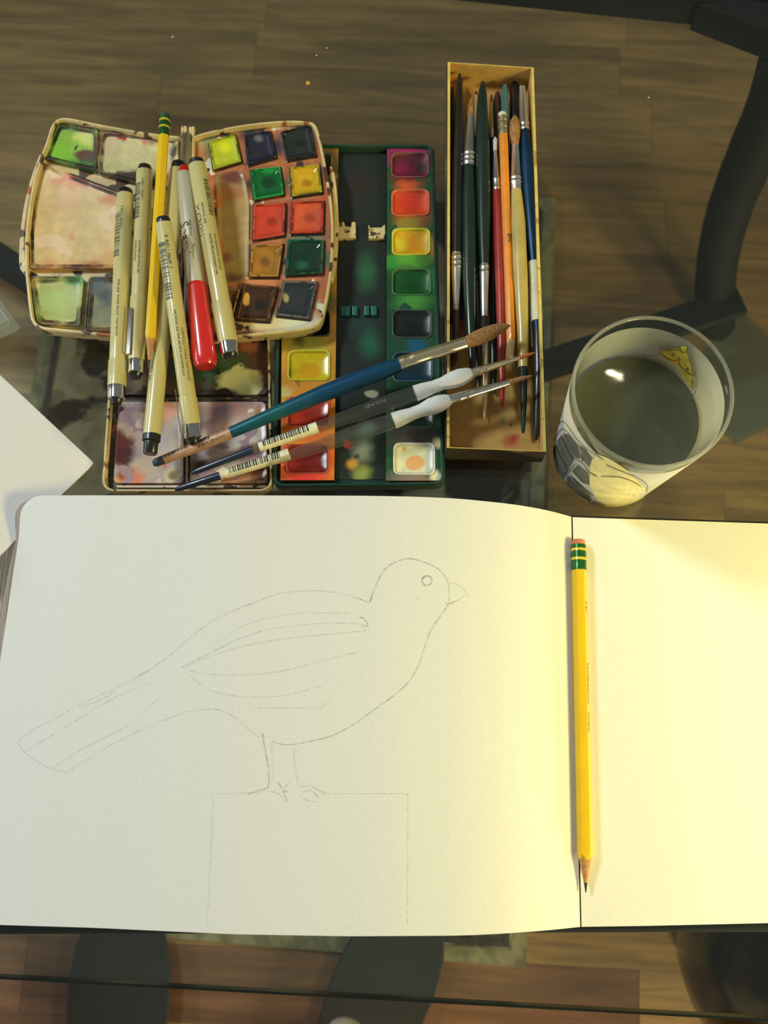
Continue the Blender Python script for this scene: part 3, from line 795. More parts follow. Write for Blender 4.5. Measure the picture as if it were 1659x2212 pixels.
    strL = stain('strip_left', K(214, 152, 40, 1.3), org, [
        (660, 740, zf, 12, K(150, 150, 60), .9, 2), (640, 735, zf, 6, K(90, 90, 50), .8), (700, 650, zf, 14, K(70, 90, 50), .9), (670, 380, zf, 50, K(60, 60, 40), .9), (620, 845, zf, 5, K(232, 190, 120), .7), (670, 840, zf, 10, K(224, 130, 40), .9, 2), (700, 880, zf, 14, K(206, 84, 34), .9, .8), (625, 900, zf, 13, K(190, 74, 36), .9), (668, 935, zf, 12, K(214, 96, 50), .9, 2), (700, 990, zf, 14, K(206, 70, 34), .9, .8), (660, 1030, zf, 13, K(196, 52, 44), .9, 2.2), (613, 990, zf, 12, K(200, 80, 60), .9, .6)],
        [(K(150, 110, 30), 70, .66)], rough=0.3, wob=0.005)
    for cols, cc, sm, ed in ((colsR, cR, strR, ((836, 319), (938, 319), (953, 1038), (833, 1040))), (colsL, cL, strL, ((612, 319), (731, 319), (722, 1037), (606, 1040)))):
        # strip surface as the outline with holes: frame pieces around every pan
        m = MB(); ys = [ed[0][1]] + [y for c in cols for y in (c[2], c[3])] + [ed[2][1]]
        def xe(side, y):
            t = (y - 319) / 720.0
            a, b = (ed[0], ed[3]) if side == 0 else (ed[1], ed[2])
            return a[0] + (b[0] - a[0]) * t
        def quad(pts):
            q = [at(x, y, zf) for x, y in pts]; m.loft([setz(q, zf - 0.0012), setz(q, zf)])
        for i in range(len(ys) - 1):
            y0, y1 = ys[i], ys[i + 1]
            if i % 2 == 0: quad([(xe(0, y0), y0), (xe(1, y0), y0), (xe(1, y1), y1), (xe(0, y1), y1)])
            else:
                c = cols[i // 2]
                quad([(xe(0, y0), y0), (c[0], y0), (c[0], y1), (xe(0, y1), y1)]); quad([(c[1], y0), (xe(1, y0), y0), (xe(1, y1), y1), (c[1], y1)])
        m.build('pan_strip', sm, T)
        for i, (c, k) in enumerate(zip(cols, cc)):
            cx, cy = (c[0] + c[1]) / 2, (c[2] + c[3]) / 2
            Lo = fillet([at(x, y, zf) for x, y in [(c[0], c[2]), (c[1], c[2]), (c[1], c[3]), (c[0], c[3])]], 0.0040, 5)
            corner = setz([at(x, y, zf) for x, y in [(c[0] - 1, c[2] - 1), (c[1] + 1, c[2] - 1), (c[1] + 1, c[3] + 1), (c[0] - 1, c[3] + 1)]], 0)
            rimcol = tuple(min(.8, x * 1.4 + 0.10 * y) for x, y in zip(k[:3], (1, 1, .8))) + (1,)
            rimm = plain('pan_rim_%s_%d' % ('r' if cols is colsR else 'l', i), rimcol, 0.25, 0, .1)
            # plate that fills the square hole, with its moulded lip
            Ls = fillet(corner, 0.0002, 5)
            pn = MB().loft([setz(Ls, zf - .0011), setz(Ls, zf - .0001), setz(shrink(Lo, -0.0001), zf), setz(shrink(Lo, -0.0001), zf + .0005), setz(shrink(Lo, .0005), zf + .0005), setz(shrink(Lo, .0008), zf - .001), setz(shrink(Lo, .001), .0032)], True, True)
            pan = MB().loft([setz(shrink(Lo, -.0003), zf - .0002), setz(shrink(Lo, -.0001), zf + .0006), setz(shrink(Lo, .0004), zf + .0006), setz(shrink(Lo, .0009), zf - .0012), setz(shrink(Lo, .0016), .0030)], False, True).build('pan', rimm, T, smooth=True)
            MB().loft([setz(Ls, zf - .0013), setz(Ls, zf - .00025), setz(shrink(Lo, 0), zf - .0002), setz(shrink(Lo, 0.0003), zf - .0013)], False, False).build('pan_surround', sm, T)
            if i == 7 and cols is colsR:
                cm = stain('cake_white', k, org, [(cx + 2, cy + 6, zf, 5.0, K(196, 150, 100), .25, 1.25), (872, 968, zf, 1.6, K(214, 150, 70), .5)], rough=.4, wob=.0015)
            elif cols is colsR and i == 2: cm = stain('cake_orange_yellow', k, org, [(cx + 5, cy, zf, 8, K(232, 130, 20), .9), (cx - 25, cy, zf, 6, K(214, 176, 40), .8)], rough=.35, wob=.003)
            elif cols is colsR and i == 1: cm = stain('cake_vermilion', k, org, [(cx + 5, cy - 3, zf, 9, K(208, 50, 28), .9)], rough=.35, wob=.003)
            elif cols is colsR and i == 0: cm = stain('cake_crimson', k, org, [(cx + 22, cy, zf, 4, K(40, 18, 24), .6), (cx - 20, cy + 5, zf, 8, K(112, 26, 56), .9)], rough=.35, wob=.003)
            elif cols is colsL and i == 5: cm = stain('cake_yellow', k, org, [(cx - 1, cy + 9, zf, 6, K(196, 146, 10), .3, 1.3)], rough=.3, wob=.001)
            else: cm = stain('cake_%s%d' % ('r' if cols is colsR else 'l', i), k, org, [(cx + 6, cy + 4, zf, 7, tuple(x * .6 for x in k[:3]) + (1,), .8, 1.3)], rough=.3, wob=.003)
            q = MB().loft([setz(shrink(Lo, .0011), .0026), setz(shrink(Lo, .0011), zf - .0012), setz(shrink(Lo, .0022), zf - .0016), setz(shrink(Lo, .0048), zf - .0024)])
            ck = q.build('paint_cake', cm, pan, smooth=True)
green_palette()

# ------------------------------------------------------------------ butterfly palette on top
def butterfly():
    zr, zf, zb = 0.0195, 0.0155, 0.0092
    o = at(400, 500, 0)
    T = thing('folding_palette', (o.x, o.y, zb), 'cream folding watercolour palette opened like butterfly wings, pans on its right wing', 'palette')
    org = world_loc(T)
    shell = stain('cream_plastic', K(204, 182, 132, 1.4), org, [], [(K(74, 54, 38), 70, .57), (K(150, 84, 50), 60, .64)], rough=0.35)
    LW = [(397, 302), (395, 295), (386, 293), (340, 288), (270, 277), (200, 264), (150, 254), (125, 256), (110, 272), (98, 308), (84, 345), (70, 395), (60, 450), (54, 510), (53, 570), (57, 620), (62, 665), (68, 694), (86, 709), (120, 714), (180, 720), (240, 726), (310, 731), (388, 733), (396, 732), (397, 724)]
    RW = [(413, 304), (416, 295), (426, 290), (450, 283), (520, 269), (600, 260), (655, 260), (680, 267), (692, 298), (702, 345), (711, 395), (718, 445), (721, 500), (719, 560), (714, 610), (706, 658), (698, 688), (682, 706), (650, 714), (600, 720), (520, 727), (422, 733), (414, 731), (412, 722)]
    LL = px_loop(LW, zr, 4); RL = px_loop(RW, zr, 4)
    tray(LL, zb, zf - .002, zr, 0.0018, 0.001).build('left_wing', shell, T, smooth=True)
    tray(RL, zb, zf - .002, zr, 0.0018, 0.001).build('right_wing', shell, T, smooth=True)
    # outer lips of the lid
    for pts in ([(86, 338), (64, 400), (51, 460), (44, 520), (43, 575), (52, 590), (58, 588), (54, 520), (60, 460), (72, 400), (90, 348)],
                [(712, 366), (722, 372), (729, 430), (731, 490), (728, 560), (722, 598), (714, 604), (719, 560), (722, 490), (719, 430)]):
        q = px_loop(pts, .014, 3)
        MB().loft([setz(q, .0095), setz(q, .0150), setz(inset(q, .0004), .0155)]).build('lid_lip', shell, T, smooth=True)
    rod(T, 'hinge', [(407, 291, .0185, 17), (405, 297, .0185, 22), (404, 345, .0185, 22), (404, 728, .0185, 22), (404, 733, .0185, 17)], stain('hinge_paint', K(120, 112, 84), org, specks=[(K(40, 38, 34), 60, .5)]), 14)
    gt = NT('dried_paint_rim', 0.5)
    gn = gt.noise(70, detail=4); gn2 = gt.noise(26, detail=2)
    gt.color(gt.mix(gt.rng(gn2.outputs[0], .42, .58), K(84, 44, 30, 1.3), K(46, 46, 36, 1.2)))
    gt.l(gt.rng(gn.outputs[0], .36, .62, 0.05, 0.9), gt.b.inputs['Alpha']); grime = gt.m
    grime2 = stain('dark_paint_crust', K(44, 36, 32, 1.2), org, [], [(K(84, 44, 34), 60, .52), (K(40, 60, 50), 50, .60)], rough=.4)
    # mixing wells
    def well(P, nm, base, blobs, specks, fil=.003, wob=.006, sl=.003):
        L2 = fillet([at(x, y, zf) for x, y in P], fil, 4)
        m = stain(nm, base, org, [(b[0], b[1], zf) + tuple(b[2:]) for b in blobs], specks, wob=wob, wscale=110)
        wl = MB().loft([setz(L2, zf - .0019), setz(L2, zf + .0018), setz(shrink(L2, .0006), zf + .0018), setz(shrink(L2, sl * .6), zf + .0003), setz(shrink(L2, sl), zf)]).build('mixing_well', m, T, smooth=True)
        rg = MB(); off = .00010
        rg.loft([setz(shrink(L2, -.0006), zf + .0012), setz(shrink(L2, -.0002), zf + .0018 + off), setz(shrink(L2, .0006), zf + .0018 + off), setz(shrink(L2, .0013), zf + .0008 + off), setz(shrink(L2, sl * .6), zf + .0003 + off), setz(shrink(L2, sl + .0006), zf + off)], False, False)
        rg.build('dried_paint', grime, wl, smooth=True)
    well([(126, 268), (214, 282), (211, 372), (92, 344)], 'well_green', K(122, 164, 52), [
        (178, 268, 9, K(110, 130, 84), .8, 2), (180, 300, 8, K(170, 176, 92), .7), (130, 330, 9, K(112, 170, 40), .9), (185, 338, 5.5, K(84, 50, 38), .5, 1.7), (170, 362, 8, K(48, 96, 54), .7, 2.2), (105, 352, 6, K(70, 74, 50), .7, 1.6), (205, 330, 6, K(48, 92, 70), .8, .5), (126, 301, 1.0, K(40, 44, 30), .5), (162, 321, 1.2, K(34, 40, 30), .5)], [])
    well([(218, 284), (386, 300), (386, 420), (208, 374)], 'well_cream', K(210, 186, 132, 1.55), [
        (240, 300, 12, K(206, 178, 136), .9), (265, 296, 2.6, K(160, 40, 40), .6), (310, 306, 4, K(186, 110, 90), .8), (345, 300, 6, K(110, 70, 50), .8, 2), (232, 392, 6, K(44, 50, 36), .4, 2), (262, 388, 8, K(90, 52, 42), .5, 1.5), (300, 392, 10, K(60, 46, 38), .5, 2), (210, 384, 5, K(56, 84, 54), .6), (375, 330, 8, K(60, 56, 44), .8, .6), (370, 380, 6, K(160, 60, 40), .8)], [(K(50, 56, 50), 150, .70)])
    well([(84, 352), (268, 420), (266, 582), (64, 582), (62, 470)], 'well_flesh', K(206, 166, 110, 1.6), [
        (75, 470, 7, K(130, 70, 40), .9, .5), (90, 360, 7, K(150, 74, 44), .8, 1.2), (170, 392, 8, K(176, 84, 56), .9, 3.0), (240, 430, 7, K(176, 110, 66), .9, 1.5), (150, 430, 13, K(200, 158, 116), .9), (154, 513, 2.9, K(196, 124, 96), .7, .8), (205, 580, 7, K(160, 96, 50), .9, 2.4), (110, 578, 8, K(190, 132, 74), .9, 2.5), (235, 560, 11, K(188, 142, 84), .9)], [(K(214, 168, 130), 60, .62)], wob=.007)
    well([(64, 600), (183, 600), (174, 708), (84, 702)], 'well_yellow_green', K(158, 164, 92), [
        (72, 610, 5, K(200, 180, 110), .7), (165, 606, 6, K(66, 128, 62), .8, 1.7), (78, 650, 6, K(120, 140, 60), .8, .6), (84, 690, 7, K(120, 140, 52), .9), (120, 650, 11, K(150, 168, 96), .8), (74, 670, 4, K(74, 120, 60), .8), (140, 702, 5, K(206, 190, 120), .8, 2)], [])
    well([(193, 600), (396, 604), (394, 726), (184, 716)], 'well_grey', K(140, 136, 104), [
        (228, 640, 9, K(66, 74, 80), .9, .8), (215, 615, 9, K(92, 100, 104), .9), (200, 680, 6, K(120, 124, 96), .9), (300, 660, 30, K(96, 96, 80), .9), (210, 716, 6, K(160, 146, 90), .8, 2)], [])
    # right wing: painted bed, brush trough and the pans
    bed = stain('pan_bed', K(176, 106, 66), org, [
        (440, 300, zf, 10, K(150, 146, 90), .9), (450, 290, zf, 5, K(90, 130, 80), .8, 2), (500, 272, zf, 6, K(176, 176, 130), .6, 3), (540, 275, zf, 12, K(44, 46, 56), .7), (580, 320, zf, 12, K(50, 50, 66), .8, 1.2), (650, 300, zf, 14, K(44, 46, 48), .9), (600, 268, zf, 5, K(180, 176, 140), .6, 3), (475, 335, zf, 14, K(120, 130, 70), .9), (700, 320, zf, 4, K(200, 160, 110), .6, .4),
        (616, 400, zf, 7, K(70, 92, 56), .9, .7), (545, 400, zf, 8, K(44, 60, 46), .9, .7), (700, 420, zf, 12, K(184, 88, 56), .9, .5), (620, 470, zf, 14, K(186, 74, 54), .9), (580, 520, zf, 12, K(170, 110, 66), .9, 2), (536, 440, zf, 2.6, K(220, 206, 160), .4), (660, 515, zf, 9, K(90, 112, 84), .8, 2), (708, 560, zf, 10, K(80, 104, 80), .9, .5), (610, 560, zf, 8, K(110, 130, 84), .9, .6), (530, 570, zf, 14, K(178, 96, 58), .9), (490, 480, zf, 18, K(176, 108, 52), .9), (560, 606, zf, 10, K(190, 120, 80), .9, 2), (640, 700, zf, 10, K(206, 196, 164), .8, 3), (560, 700, zf, 10, K(200, 180, 130), .8, 2), (690, 660, zf, 6, K(150, 140, 120), .8, .5), (500, 640, zf, 10, K(170, 124, 70), .9)],
        [(K(60, 50, 44), 90, .61), (K(220, 206, 166), 80, .66)], rough=.3, wob=.005)
    BL = inset(RL, .0021)
    trough = [(470, 382), (524, 372), (536, 440), (534, 600), (478, 612), (474, 480)]
    MB().loft([setz(BL, zf - .0015), setz(BL, zf + .0006)]).build('pan_bed', bed, T)
    tl = fillet([at(x, y, zf) for x, y in trough], .004, 4)
    tm = stain('trough_paint', K(164, 134, 76), org, [(500, 385, zf, 9, K(96, 44, 30), .8, 1.5), (500, 420, zf, 8, K(150, 100, 54), .8, 1.5), (474, 440, zf, 7, K(184, 104, 40), .8, .5), (474, 540, zf, 10, K(170, 100, 44), .8, .5), (490, 560, zf, 5, K(130, 84, 54), .8), (505, 602, zf, 6, K(110, 84, 60), .8, 1.8)], [])
    MB().loft([setz(shrink(tl, -.0016), zf + .0006), setz(shrink(tl, -.0010), zf + .0014), setz(tl, zf + .0014), setz(shrink(tl, .0012), zf + .0008), setz(shrink(tl, .0022), zf + .0007)]).build('brush_trough', tm, T, smooth=True)
    pans = [([(451, 306), (508, 288), (521, 348), (461, 366)], K(178, 186, 40), (150, 160, 40)), ([(528, 291), (584, 282), (596, 338), (536, 355)], K(36, 36, 52), (44, 44, 66)), ([(607, 284), (668, 269), (682, 334), (620, 345)], K(38, 42, 40), (36, 42, 42)),
            ([(541, 366), (605, 359), (613, 419), (549, 431)], K(14, 92, 44), (28, 150, 70)), ([(627, 361), (689, 354), (696, 414), (631, 424)], K(206, 158, 26), (170, 160, 50)), ([(548, 442), (616, 437), (614, 507), (545, 518)], K(196, 64, 44), (190, 80, 54)),
            ([(631, 436), (699, 433), (697, 502), (628, 504)], K(206, 84, 50), (190, 60, 50)), ([(544, 530), (611, 526), (601, 597), (539, 597)], K(158, 110, 38), (176, 128, 60)), ([(624, 517), (699, 518), (696, 590), (617, 594)], K(20, 50, 40), (30, 96, 66)),
            ([(528, 613), (599, 619), (581, 693), (511, 689)], K(62, 40, 26), (110, 72, 44)), ([(613, 606), (685, 608), (668, 688), (597, 680)], K(46, 50, 54), (100, 104, 104)), ([(462, 618), (519, 624), (502, 688), (446, 680)], K(110, 76, 50), (150, 110, 70))]
    for i, (q, kc, rc) in enumerate(pans):
        L0 = fillet([at(x, y, zr - .0012) for x, y in q], .0007, 2)
        rm = stain('pan_frame_%d' % i, K(*rc), org, [], [(tuple(x * .35 for x in K(*rc)[:3]) + (1,), 160, .52)], rough=.2)
        fr = MB().loft([setz(L0, zf - .001), setz(L0, zr - .0014), setz(shrink(L0, .0003), zr - .0010), setz(shrink(L0, .0010), zr - .0010), setz(shrink(L0, .0013), zr - .0016), setz(shrink(L0, .0016), zf)]).build('paint_pan', rm, T, smooth=False)
        ed = MB().loft([setz(shrink(L0, -.0010), zf + .0009), setz(shrink(L0, -.0003), zf + .0012), setz(shrink(L0, -.00005), zr - .0016), setz(shrink(L0, -.0002), zf + .0006)], False, False)
        ed.build('dried_paint', grime2, fr)
        cx = sum(p[0] for p in q) / 4; cy = sum(p[1] for p in q) / 4
        extra = {4: [(cx + 4, cy + 10, zf, 4.5, K(150, 104, 16), .8)], 7: [(cx, cy + 4, zf, 5, K(110, 74, 30), .8)], 3: [(cx + 2, cy + 2, zf, 5.2, K(16, 56, 30), .5), (cx, cy - 25, zf, 4, K(30, 150, 74), .6, 2)], 8: [(cx - 5, cy + 20, zf, 5, K(28, 84, 60), .8)],
                 9: [(cx - 22, cy - 5, zf, 4.2, K(206, 150, 70), .4, .6), (cx + 8, cy + 6, zf, 5, K(34, 26, 22), .6)], 10: [(cx - 22, cy, zf, 4, K(150, 140, 96), .6, .6), (cx + 4, cy + 4, zf, 5.5, K(44, 48, 52), .6)], 0: [(cx, cy - 6, zf, 6, K(214, 196, 30), .8)], 1: [(cx, cy - 16, zf, 4, K(96, 96, 100), .8)]}.get(i, [(cx + 5, cy + 5, zf, 5, tuple(x * .5 for x in kc[:3]) + (1,), .8)])  # darker centres: thicker paint, plus shade of the hollow put into the colour
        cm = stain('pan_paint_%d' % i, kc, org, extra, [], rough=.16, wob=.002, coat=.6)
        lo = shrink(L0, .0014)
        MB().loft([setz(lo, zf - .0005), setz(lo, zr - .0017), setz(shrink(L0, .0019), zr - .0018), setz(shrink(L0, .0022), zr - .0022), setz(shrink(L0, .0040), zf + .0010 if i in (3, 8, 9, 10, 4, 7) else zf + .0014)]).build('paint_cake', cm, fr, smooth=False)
butterfly()

# ------------------------------------------------------------------ pens and markers
beige = stain('beige_barrel', K(184, 172, 112, 1.35), (0, 0, 0), rough=0.4, mott=.03, coat=.9, relief=0, crough=.04)
pale = stain('pale_grey_barrel', K(184, 176, 150, 1.3), (0, 0, 0), rough=0.35, mott=.03, relief=0)
chrome = plain('chrome', (0.75, 0.75, 0.72, 1), 0.12, 1.0, 0.05)
blk = plain('black_plastic', K(36, 38, 38, 0.9), 0.3, 0, 0.1)
ink = plain('printed_black', K(60, 58, 48, 1.0), 0.5)
inkk = plain('printed_dark', K(34, 36, 38, 1.0), 0.5)
def fine_pen(label, A, B, w, zA, zB, ring=True, clip=None, group='beige fineliner pens', code=None, endcap='ring', texts=(), capseam=0.72):
    """A = flat black end, B = the capped end"""
    a3, b3 = (A[0], A[1], zA), (B[0], B[1], zB)
    pa, pb = at(*a3), at(*b3)
    T = thing('fineliner_pen', (pa.x, pa.y, pa.z - .005), label, 'pen', group)
    def st(t, k): q = lerp(a3, b3, t); return (q[0], q[1], q[2], w * k)
    rod(T, 'end_plug', [st(0, .70), st(.004, .80), st(.022, .84), st(.030, .84)], blk)
    if endcap == 'ring':
        rod(T, 'barrel', [st(.026, .93), st(.030, .98), st(capseam, 1.0)], beige, 22)
        rod(T, 'cap', [st(capseam, 1.06), st(capseam + .004, 1.09), st(.918, 1.06)], beige, 22)
        rod(T, 'chrome_ring', [st(.917, 1.0), st(.922, 1.03), st(.974, 1.0), st(.978, .9)], chrome, 22)
        rod(T, 'cap_tip', [st(.976, .84), st(.990, .62), st(1.0, .58)], blk)
    else:
        rod(T, 'barrel', [st(.026, .93), st(.030, .98), st(.935, 1.0)], beige, 22)
        rod(T, 'black_cap_end', [st(.934, 1.03), st(.955, 1.03), st(.960, .84), st(.995, .80), st(1.0, .7)], blk, 22)
    d, side, u = frame(pa, pb); Lg = (pb - pa).length; r = w / 2 / pxm((A[1] + B[1]) / 2, (zA + zB) / 2)
    if clip:
        c0, c1, a_ = clip; nrm = side * math.sin(a_) + u * math.cos(a_); tan = side * math.cos(a_) - u * math.sin(a_)
        o0 = pa + d * (c0 * Lg) + nrm * (r * 1.22); o1 = pa + d * (c1 * Lg) + nrm * (r * 1.30); hw = .0014; o2 = o1 - nrm * r * .28 + d * 0.0006
        m = MB()
        secs = []
        for o_ in (o0, o1, o2): secs.append([o_ - tan * hw, o_ + tan * hw, o_ + tan * hw + nrm * .0005, o_ - tan * hw + nrm * .0005])
        m.loft(secs).build('clip', chrome, T, bevel=0.0001)
    rr = r * 1.012
    if code: bars(T, pa, pb, code[0] * Lg, code[1] * Lg, rr, code[2], code[3], ink, seed=int(A[0]), pitch=.00085, r2=rr * 1.01)
    for s0, an, tx, size, flip in texts: letters(T, pa, pb, s0 * Lg, an, rr * 1.008, tx, size, ink if size < .004 else inkk, flip)
    return T
# frame(): side points to picture left for a stick that runs down the picture (negative angles = right)
fine_pen('leftmost beige fineliner pen, its chrome ring overhanging the left side of the mixing tray', (271, 410), (251, 873), 38, .0252, .0252, clip=None, code=(.13, .34, R(8), R(62)), capseam=.80,
         texts=[(.45, R(4), 'FINE LINE  WATER PROOF  FADE PROOF', .0019, False), (.10, R(2), '0 84511 38335 0', .0021, False)])
fine_pen('beige fineliner pen with flat silver clip, left of the yellow pencil', (313, 359), (293, 817), 36, .0252, .0252, clip=(.70, .905, R(32)), code=(.10, .27, R(10), R(70)), capseam=.62,
         texts=[(.08, R(-4), '0 84511 30649 1', .0021, False), (.38, R(0), 'ACID FREE ARCHIVAL INK', .0018, False), (.38, R(28), 'MADE IN JAPAN', .0018, False)])
fine_pen('beige fineliner pen running under the yellow pencil, its black end on the mixing tray', (386, 352), (324, 981), 38, .0252, .0252, endcap='black', code=None,
         texts=[(.44, R(-8), '8', .0042, False), (.70, R(40), 'PIGMENT INK', .0021, False)])
fine_pen('beige fineliner pen lying over the pencil, bar code near its black top', (352, 470), (419, 957), 37, .0440, .0190, clip=(.76, .95, R(84)), code=(.12, .37, R(0), R(58)), capseam=.80,
         texts=[(.09, R(-14), '8  84511 30649  7', .0026, False), (.42, R(-2), 'ARCHIVAL INK FOR ARTISTS WATERPROOF', .0019, False), (.50, R(-34), 'CHEMICALLY STABLE, FADE PROOF', .0019, False)])
fine_pen('beige fineliner pen with long bright glint, rightmost of the pens beside the red cap', (424, 346), (499, 776), 40, .0335, .0262, code=(.12, .30, R(-62), R(-28)), capseam=.72,
         texts=[(.24, R(48), 'MICRON', .0050, False), (.24, R(6), 'ARCHIVAL INK', .0020, False), (.40, R(-10), 'WATER PROOF PIGMENT INK', .0019, False), (.40, R(-38), 'FOR DRAWING & WRITING', .0018, False)])
def marker():
    A, B = (396, 362, .0262), (444, 792, .0264); pa, pb = at(*A), at(*B)
    T = thing('marker_pen', (pa.x, pa.y, pa.z - .006), 'pale grey permanent marker with a glossy red cap', 'marker')
    redp = stain('red_cap', K(206, 34, 30, 1.25), (0, 0, 0), rough=.3, mott=.06, coat=1, relief=0, crough=.03)
    def st(t, w): q = lerp(A, B, t); return q + (w,)
    rod(T, 'end_plug', [st(0, 24), st(.02, 32), st(.045, 34)], redp, 20)
    rod(T, 'barrel', [st(.035, 36), st(.05, 38), st(.30, 40), st(.60, 43)], pale, 24)
    rod(T, 'cap', [st(.588, 42), st(.596, 46), st(.61, 48), st(.96, 53), st(.985, 50), st(1.0, 42)], redp, 26)
    Lg = (pb - pa).length; r = 40.5 / 2 / pxm(500, .026)
    letters(T, pa, pb, .30 * Lg, R(30), r * 1.01, 'Sharpie', .0085, inkk, False)
    letters(T, pa, pb, .30 * Lg, R(-8), r * 1.01, 'FINE POINT', .0020, inkk, False)
    letters(T, pa, pb, .42 * Lg, R(-14), r * 1.015, 'Permanent Marker', .0028, inkk, False)
marker()

# ------------------------------------------------------------------ brush box and what lies in it
def carton():
    zr = .020
    P = [(967, 134), (1153, 146), (1180, 975), (965, 967)]
    q = [at(x, y, zr) for x, y in P]; o = at(1070, 600, 0)
    T = thing('cardboard_tray', (o.x, o.y, 0), 'long open cardboard tray full of paintbrushes', 'tray')
    org = world_loc(T)
    card = stain('card_inside', K(188, 150, 84, 1.35), org, [(1105, 955, .002, 7, K(150, 60, 36), .9), (1085, 905, .002, 3.5, K(120, 120, 60), .9), (1104, 920, .002, 1.6, K(60, 70, 50), .7), (1000, 700, .002, 14, K(150, 84, 34), .9), (1060, 880, .002, 8, K(150, 112, 70), .9)], [(K(176, 130, 66), 60, .60)], rough=.8, coat=0, wob=.006)
    outm = stain('card_outside', K(72, 60, 40, 1.3), org, [], [(K(110, 96, 60), 40, .6)], rough=.8, coat=0)
    edge = stain('card_edge', K(214, 184, 96, 1.4), org, [], [(K(150, 124, 66), 90, .58)], rough=.8, coat=0)
    w = .0011
    MB().loft([setz(inset(q, w), .0004), setz(inset(q, w), .0016)]).build('bottom', card, T)
    names = ['end_wall', 'side_wall', 'end_wall', 'side_wall']
    qi = inset(q, w * 1.45)
    for i in range(4):
        a, b = q[i], q[(i + 1) % 4]; ai, bi = qi[i], qi[(i + 1) % 4]
        MB().loft([setz([a, b, bi, ai], .0002), setz([a, b, bi, ai], zr - .0006)]).build(names[i], card if i != 99 else outm, T)
        MB().loft([setz([a, b, bi, ai], zr - .0006), setz([a, b, bi, ai], zr)]).build('rim_edge', edge, T)
    # outside skin
    qo = inset(q, -.0004)
    MB().loft([setz(qo, .0002), setz(qo, zr - .0008)], False, False).build('outer_paper', outm, T)
carton()

silver = plain('silver_ferrule', (0.80, 0.80, 0.76, 1), 0.32, 0.95, 0.08, 90)
gold = plain('gold_ferrule', (0.92, 0.80, 0.50, 1), 0.3, 0.95, 0.08, 90)
def bristle(name, c1, c2):
    t = NT(name, 0.75, 0, 0.2); n = t.noise(1, vec=t.mapped(scale=(3200, 260, 3200)), detail=3)
    t.color(t.mix(t.rng(n.outputs[0], .35, .65), c1, c2)); t.bump(n.outputs[0], .5, .0004); return t.m
sable = bristle('sable_hair', K(120, 82, 48, 1.25), K(178, 134, 84, 1.3))
darkhair = bristle('dark_hair', K(46, 34, 28, 1.2), K(84, 56, 38, 1.2))
blackhair = bristle('black_hair', K(30, 30, 32, .9), K(52, 50, 48, .9))
def lacquer(name, c, rough=.3, coat=.25): return plain(name, c, rough, 0, .12, 70, coat=coat)
blackl = lacquer('black_lacquer', K(34, 36, 38, .9)); greenl = lacquer('dark_green_lacquer', K(26, 48, 40, 1.0))
redl = lacquer('red_lacquer', K(136, 40, 30, 1.5)); orangel = lacquer('orange_lacquer', K(240, 122, 26, 1.5)); oliv = lacquer('khaki_lacquer', K(170, 152, 88, 1.4))
bluel = lacquer('blue_lacquer', K(26, 70, 112, 1.4)); teall = lacquer('teal_lacquer', K(70, 110, 110, 1.2))
whitel = lacquer('white_label', K(224, 212, 180, 1.35), .5)
tube_c = glassy('clear_sleeve', (0.90, 0.88, 0.82, 1), rough=.1)

def brush(label, secs, group='paintbrushes in the cardboard tray', name='paintbrush', cat='paintbrush', n=14):
    """secs = (part, material, stations)"""
    f = secs[0][2][0]; o = at(f[0], f[1], f[2])
    T = thing(name, (o.x, o.y, o.z - .003), label, cat, group)
    k = 1.1 if group else 1.0
    for part, mat, st in secs: rod(T, part, [(a, b, c, d * k) for a, b, c, d in st], mat, n)
    return T
def ferr(x0, y0, w0, x1, y1, w1, z, mat=silver, bands=(.75, .84, .93)):
    """ferrule from its bristle end 0 to its handle end 1, with crimped bands"""
    st = [(x0, y0, z, w0)]
    for b in bands:
        for t, k in ((b - .022, 1.0), (b, 1.10), (b + .022, 1.0)):
            st.append((x0 + (x1 - x0) * t, y0 + (y1 - y0) * t, z, (w0 + (w1 - w0) * min(1, t / .75)) * k))
    st.append((x1, y1, z, w1)); return ('ferrule', mat, st)

Z1, Z2, Z3, Z4 = .0052, .0095, .0135, .0165
brush('short plain black brush handle against the left wall of the tray', [('handle', blackl, [(977, 190, Z1, 6), (977, 210, Z1, 11), (974, 420, Z1, 14), (974, 560, Z1, 14), (976, 700, Z1, 10)]), ('ferrule', silver, [(976, 700, Z1, 10), (977, 760, Z1, 8)]), ('bristles', darkhair, [(977, 758, Z1, 8), (977, 775, Z1, 9), (978, 800, Z1, 2)])])
b = brush('black brush with white lettering, silver ferrule pointing down, leftmost in tray', [
    ('handle', blackl, [(993, 160, Z3, 5), (993, 175, Z3, 12), (989, 330, Z3, 21), (987, 470, Z3, 24), (986, 552, Z3, 20)]),
    ferr(985, 672, 12, 986, 548, 21, Z3), ('bristles', darkhair, [(985, 670, Z3, 12), (985, 700, Z3, 15), (984, 760, Z3, 11), (984, 790, Z3, 2)]),
    ('clear_sleeve', tube_c, [(985, 660, Z3, 19), (984, 800, Z3, 20)])])
pa, pb = at(989, 300, Z3), at(987, 552, Z3)
letters(b, pa, pb, (pb - pa).length * .56, R(4), 18 / 2 / pxm(400, Z3) * 1.06, 'WINSOR & NEWTON  MADE IN THE U.K.', .0027, plain('white_print', K(210, 206, 190), .5), True, squash=.85)
brush('dark green brush with its brown bristles up, left in the tray', [
    ('bristles', sable, [(1018, 212, Z3, 2), (1017, 228, Z3, 11), (1016, 254, Z3, 13)]), ferr(1016, 252, 13, 1012, 360, 23, Z3),
    ('handle', greenl, [(1012, 359, Z3, 22), (1012, 440, Z3, 30), (1013, 600, Z3, 28), (1017, 720, Z3, 20), (1020, 800, Z3, 8)])])
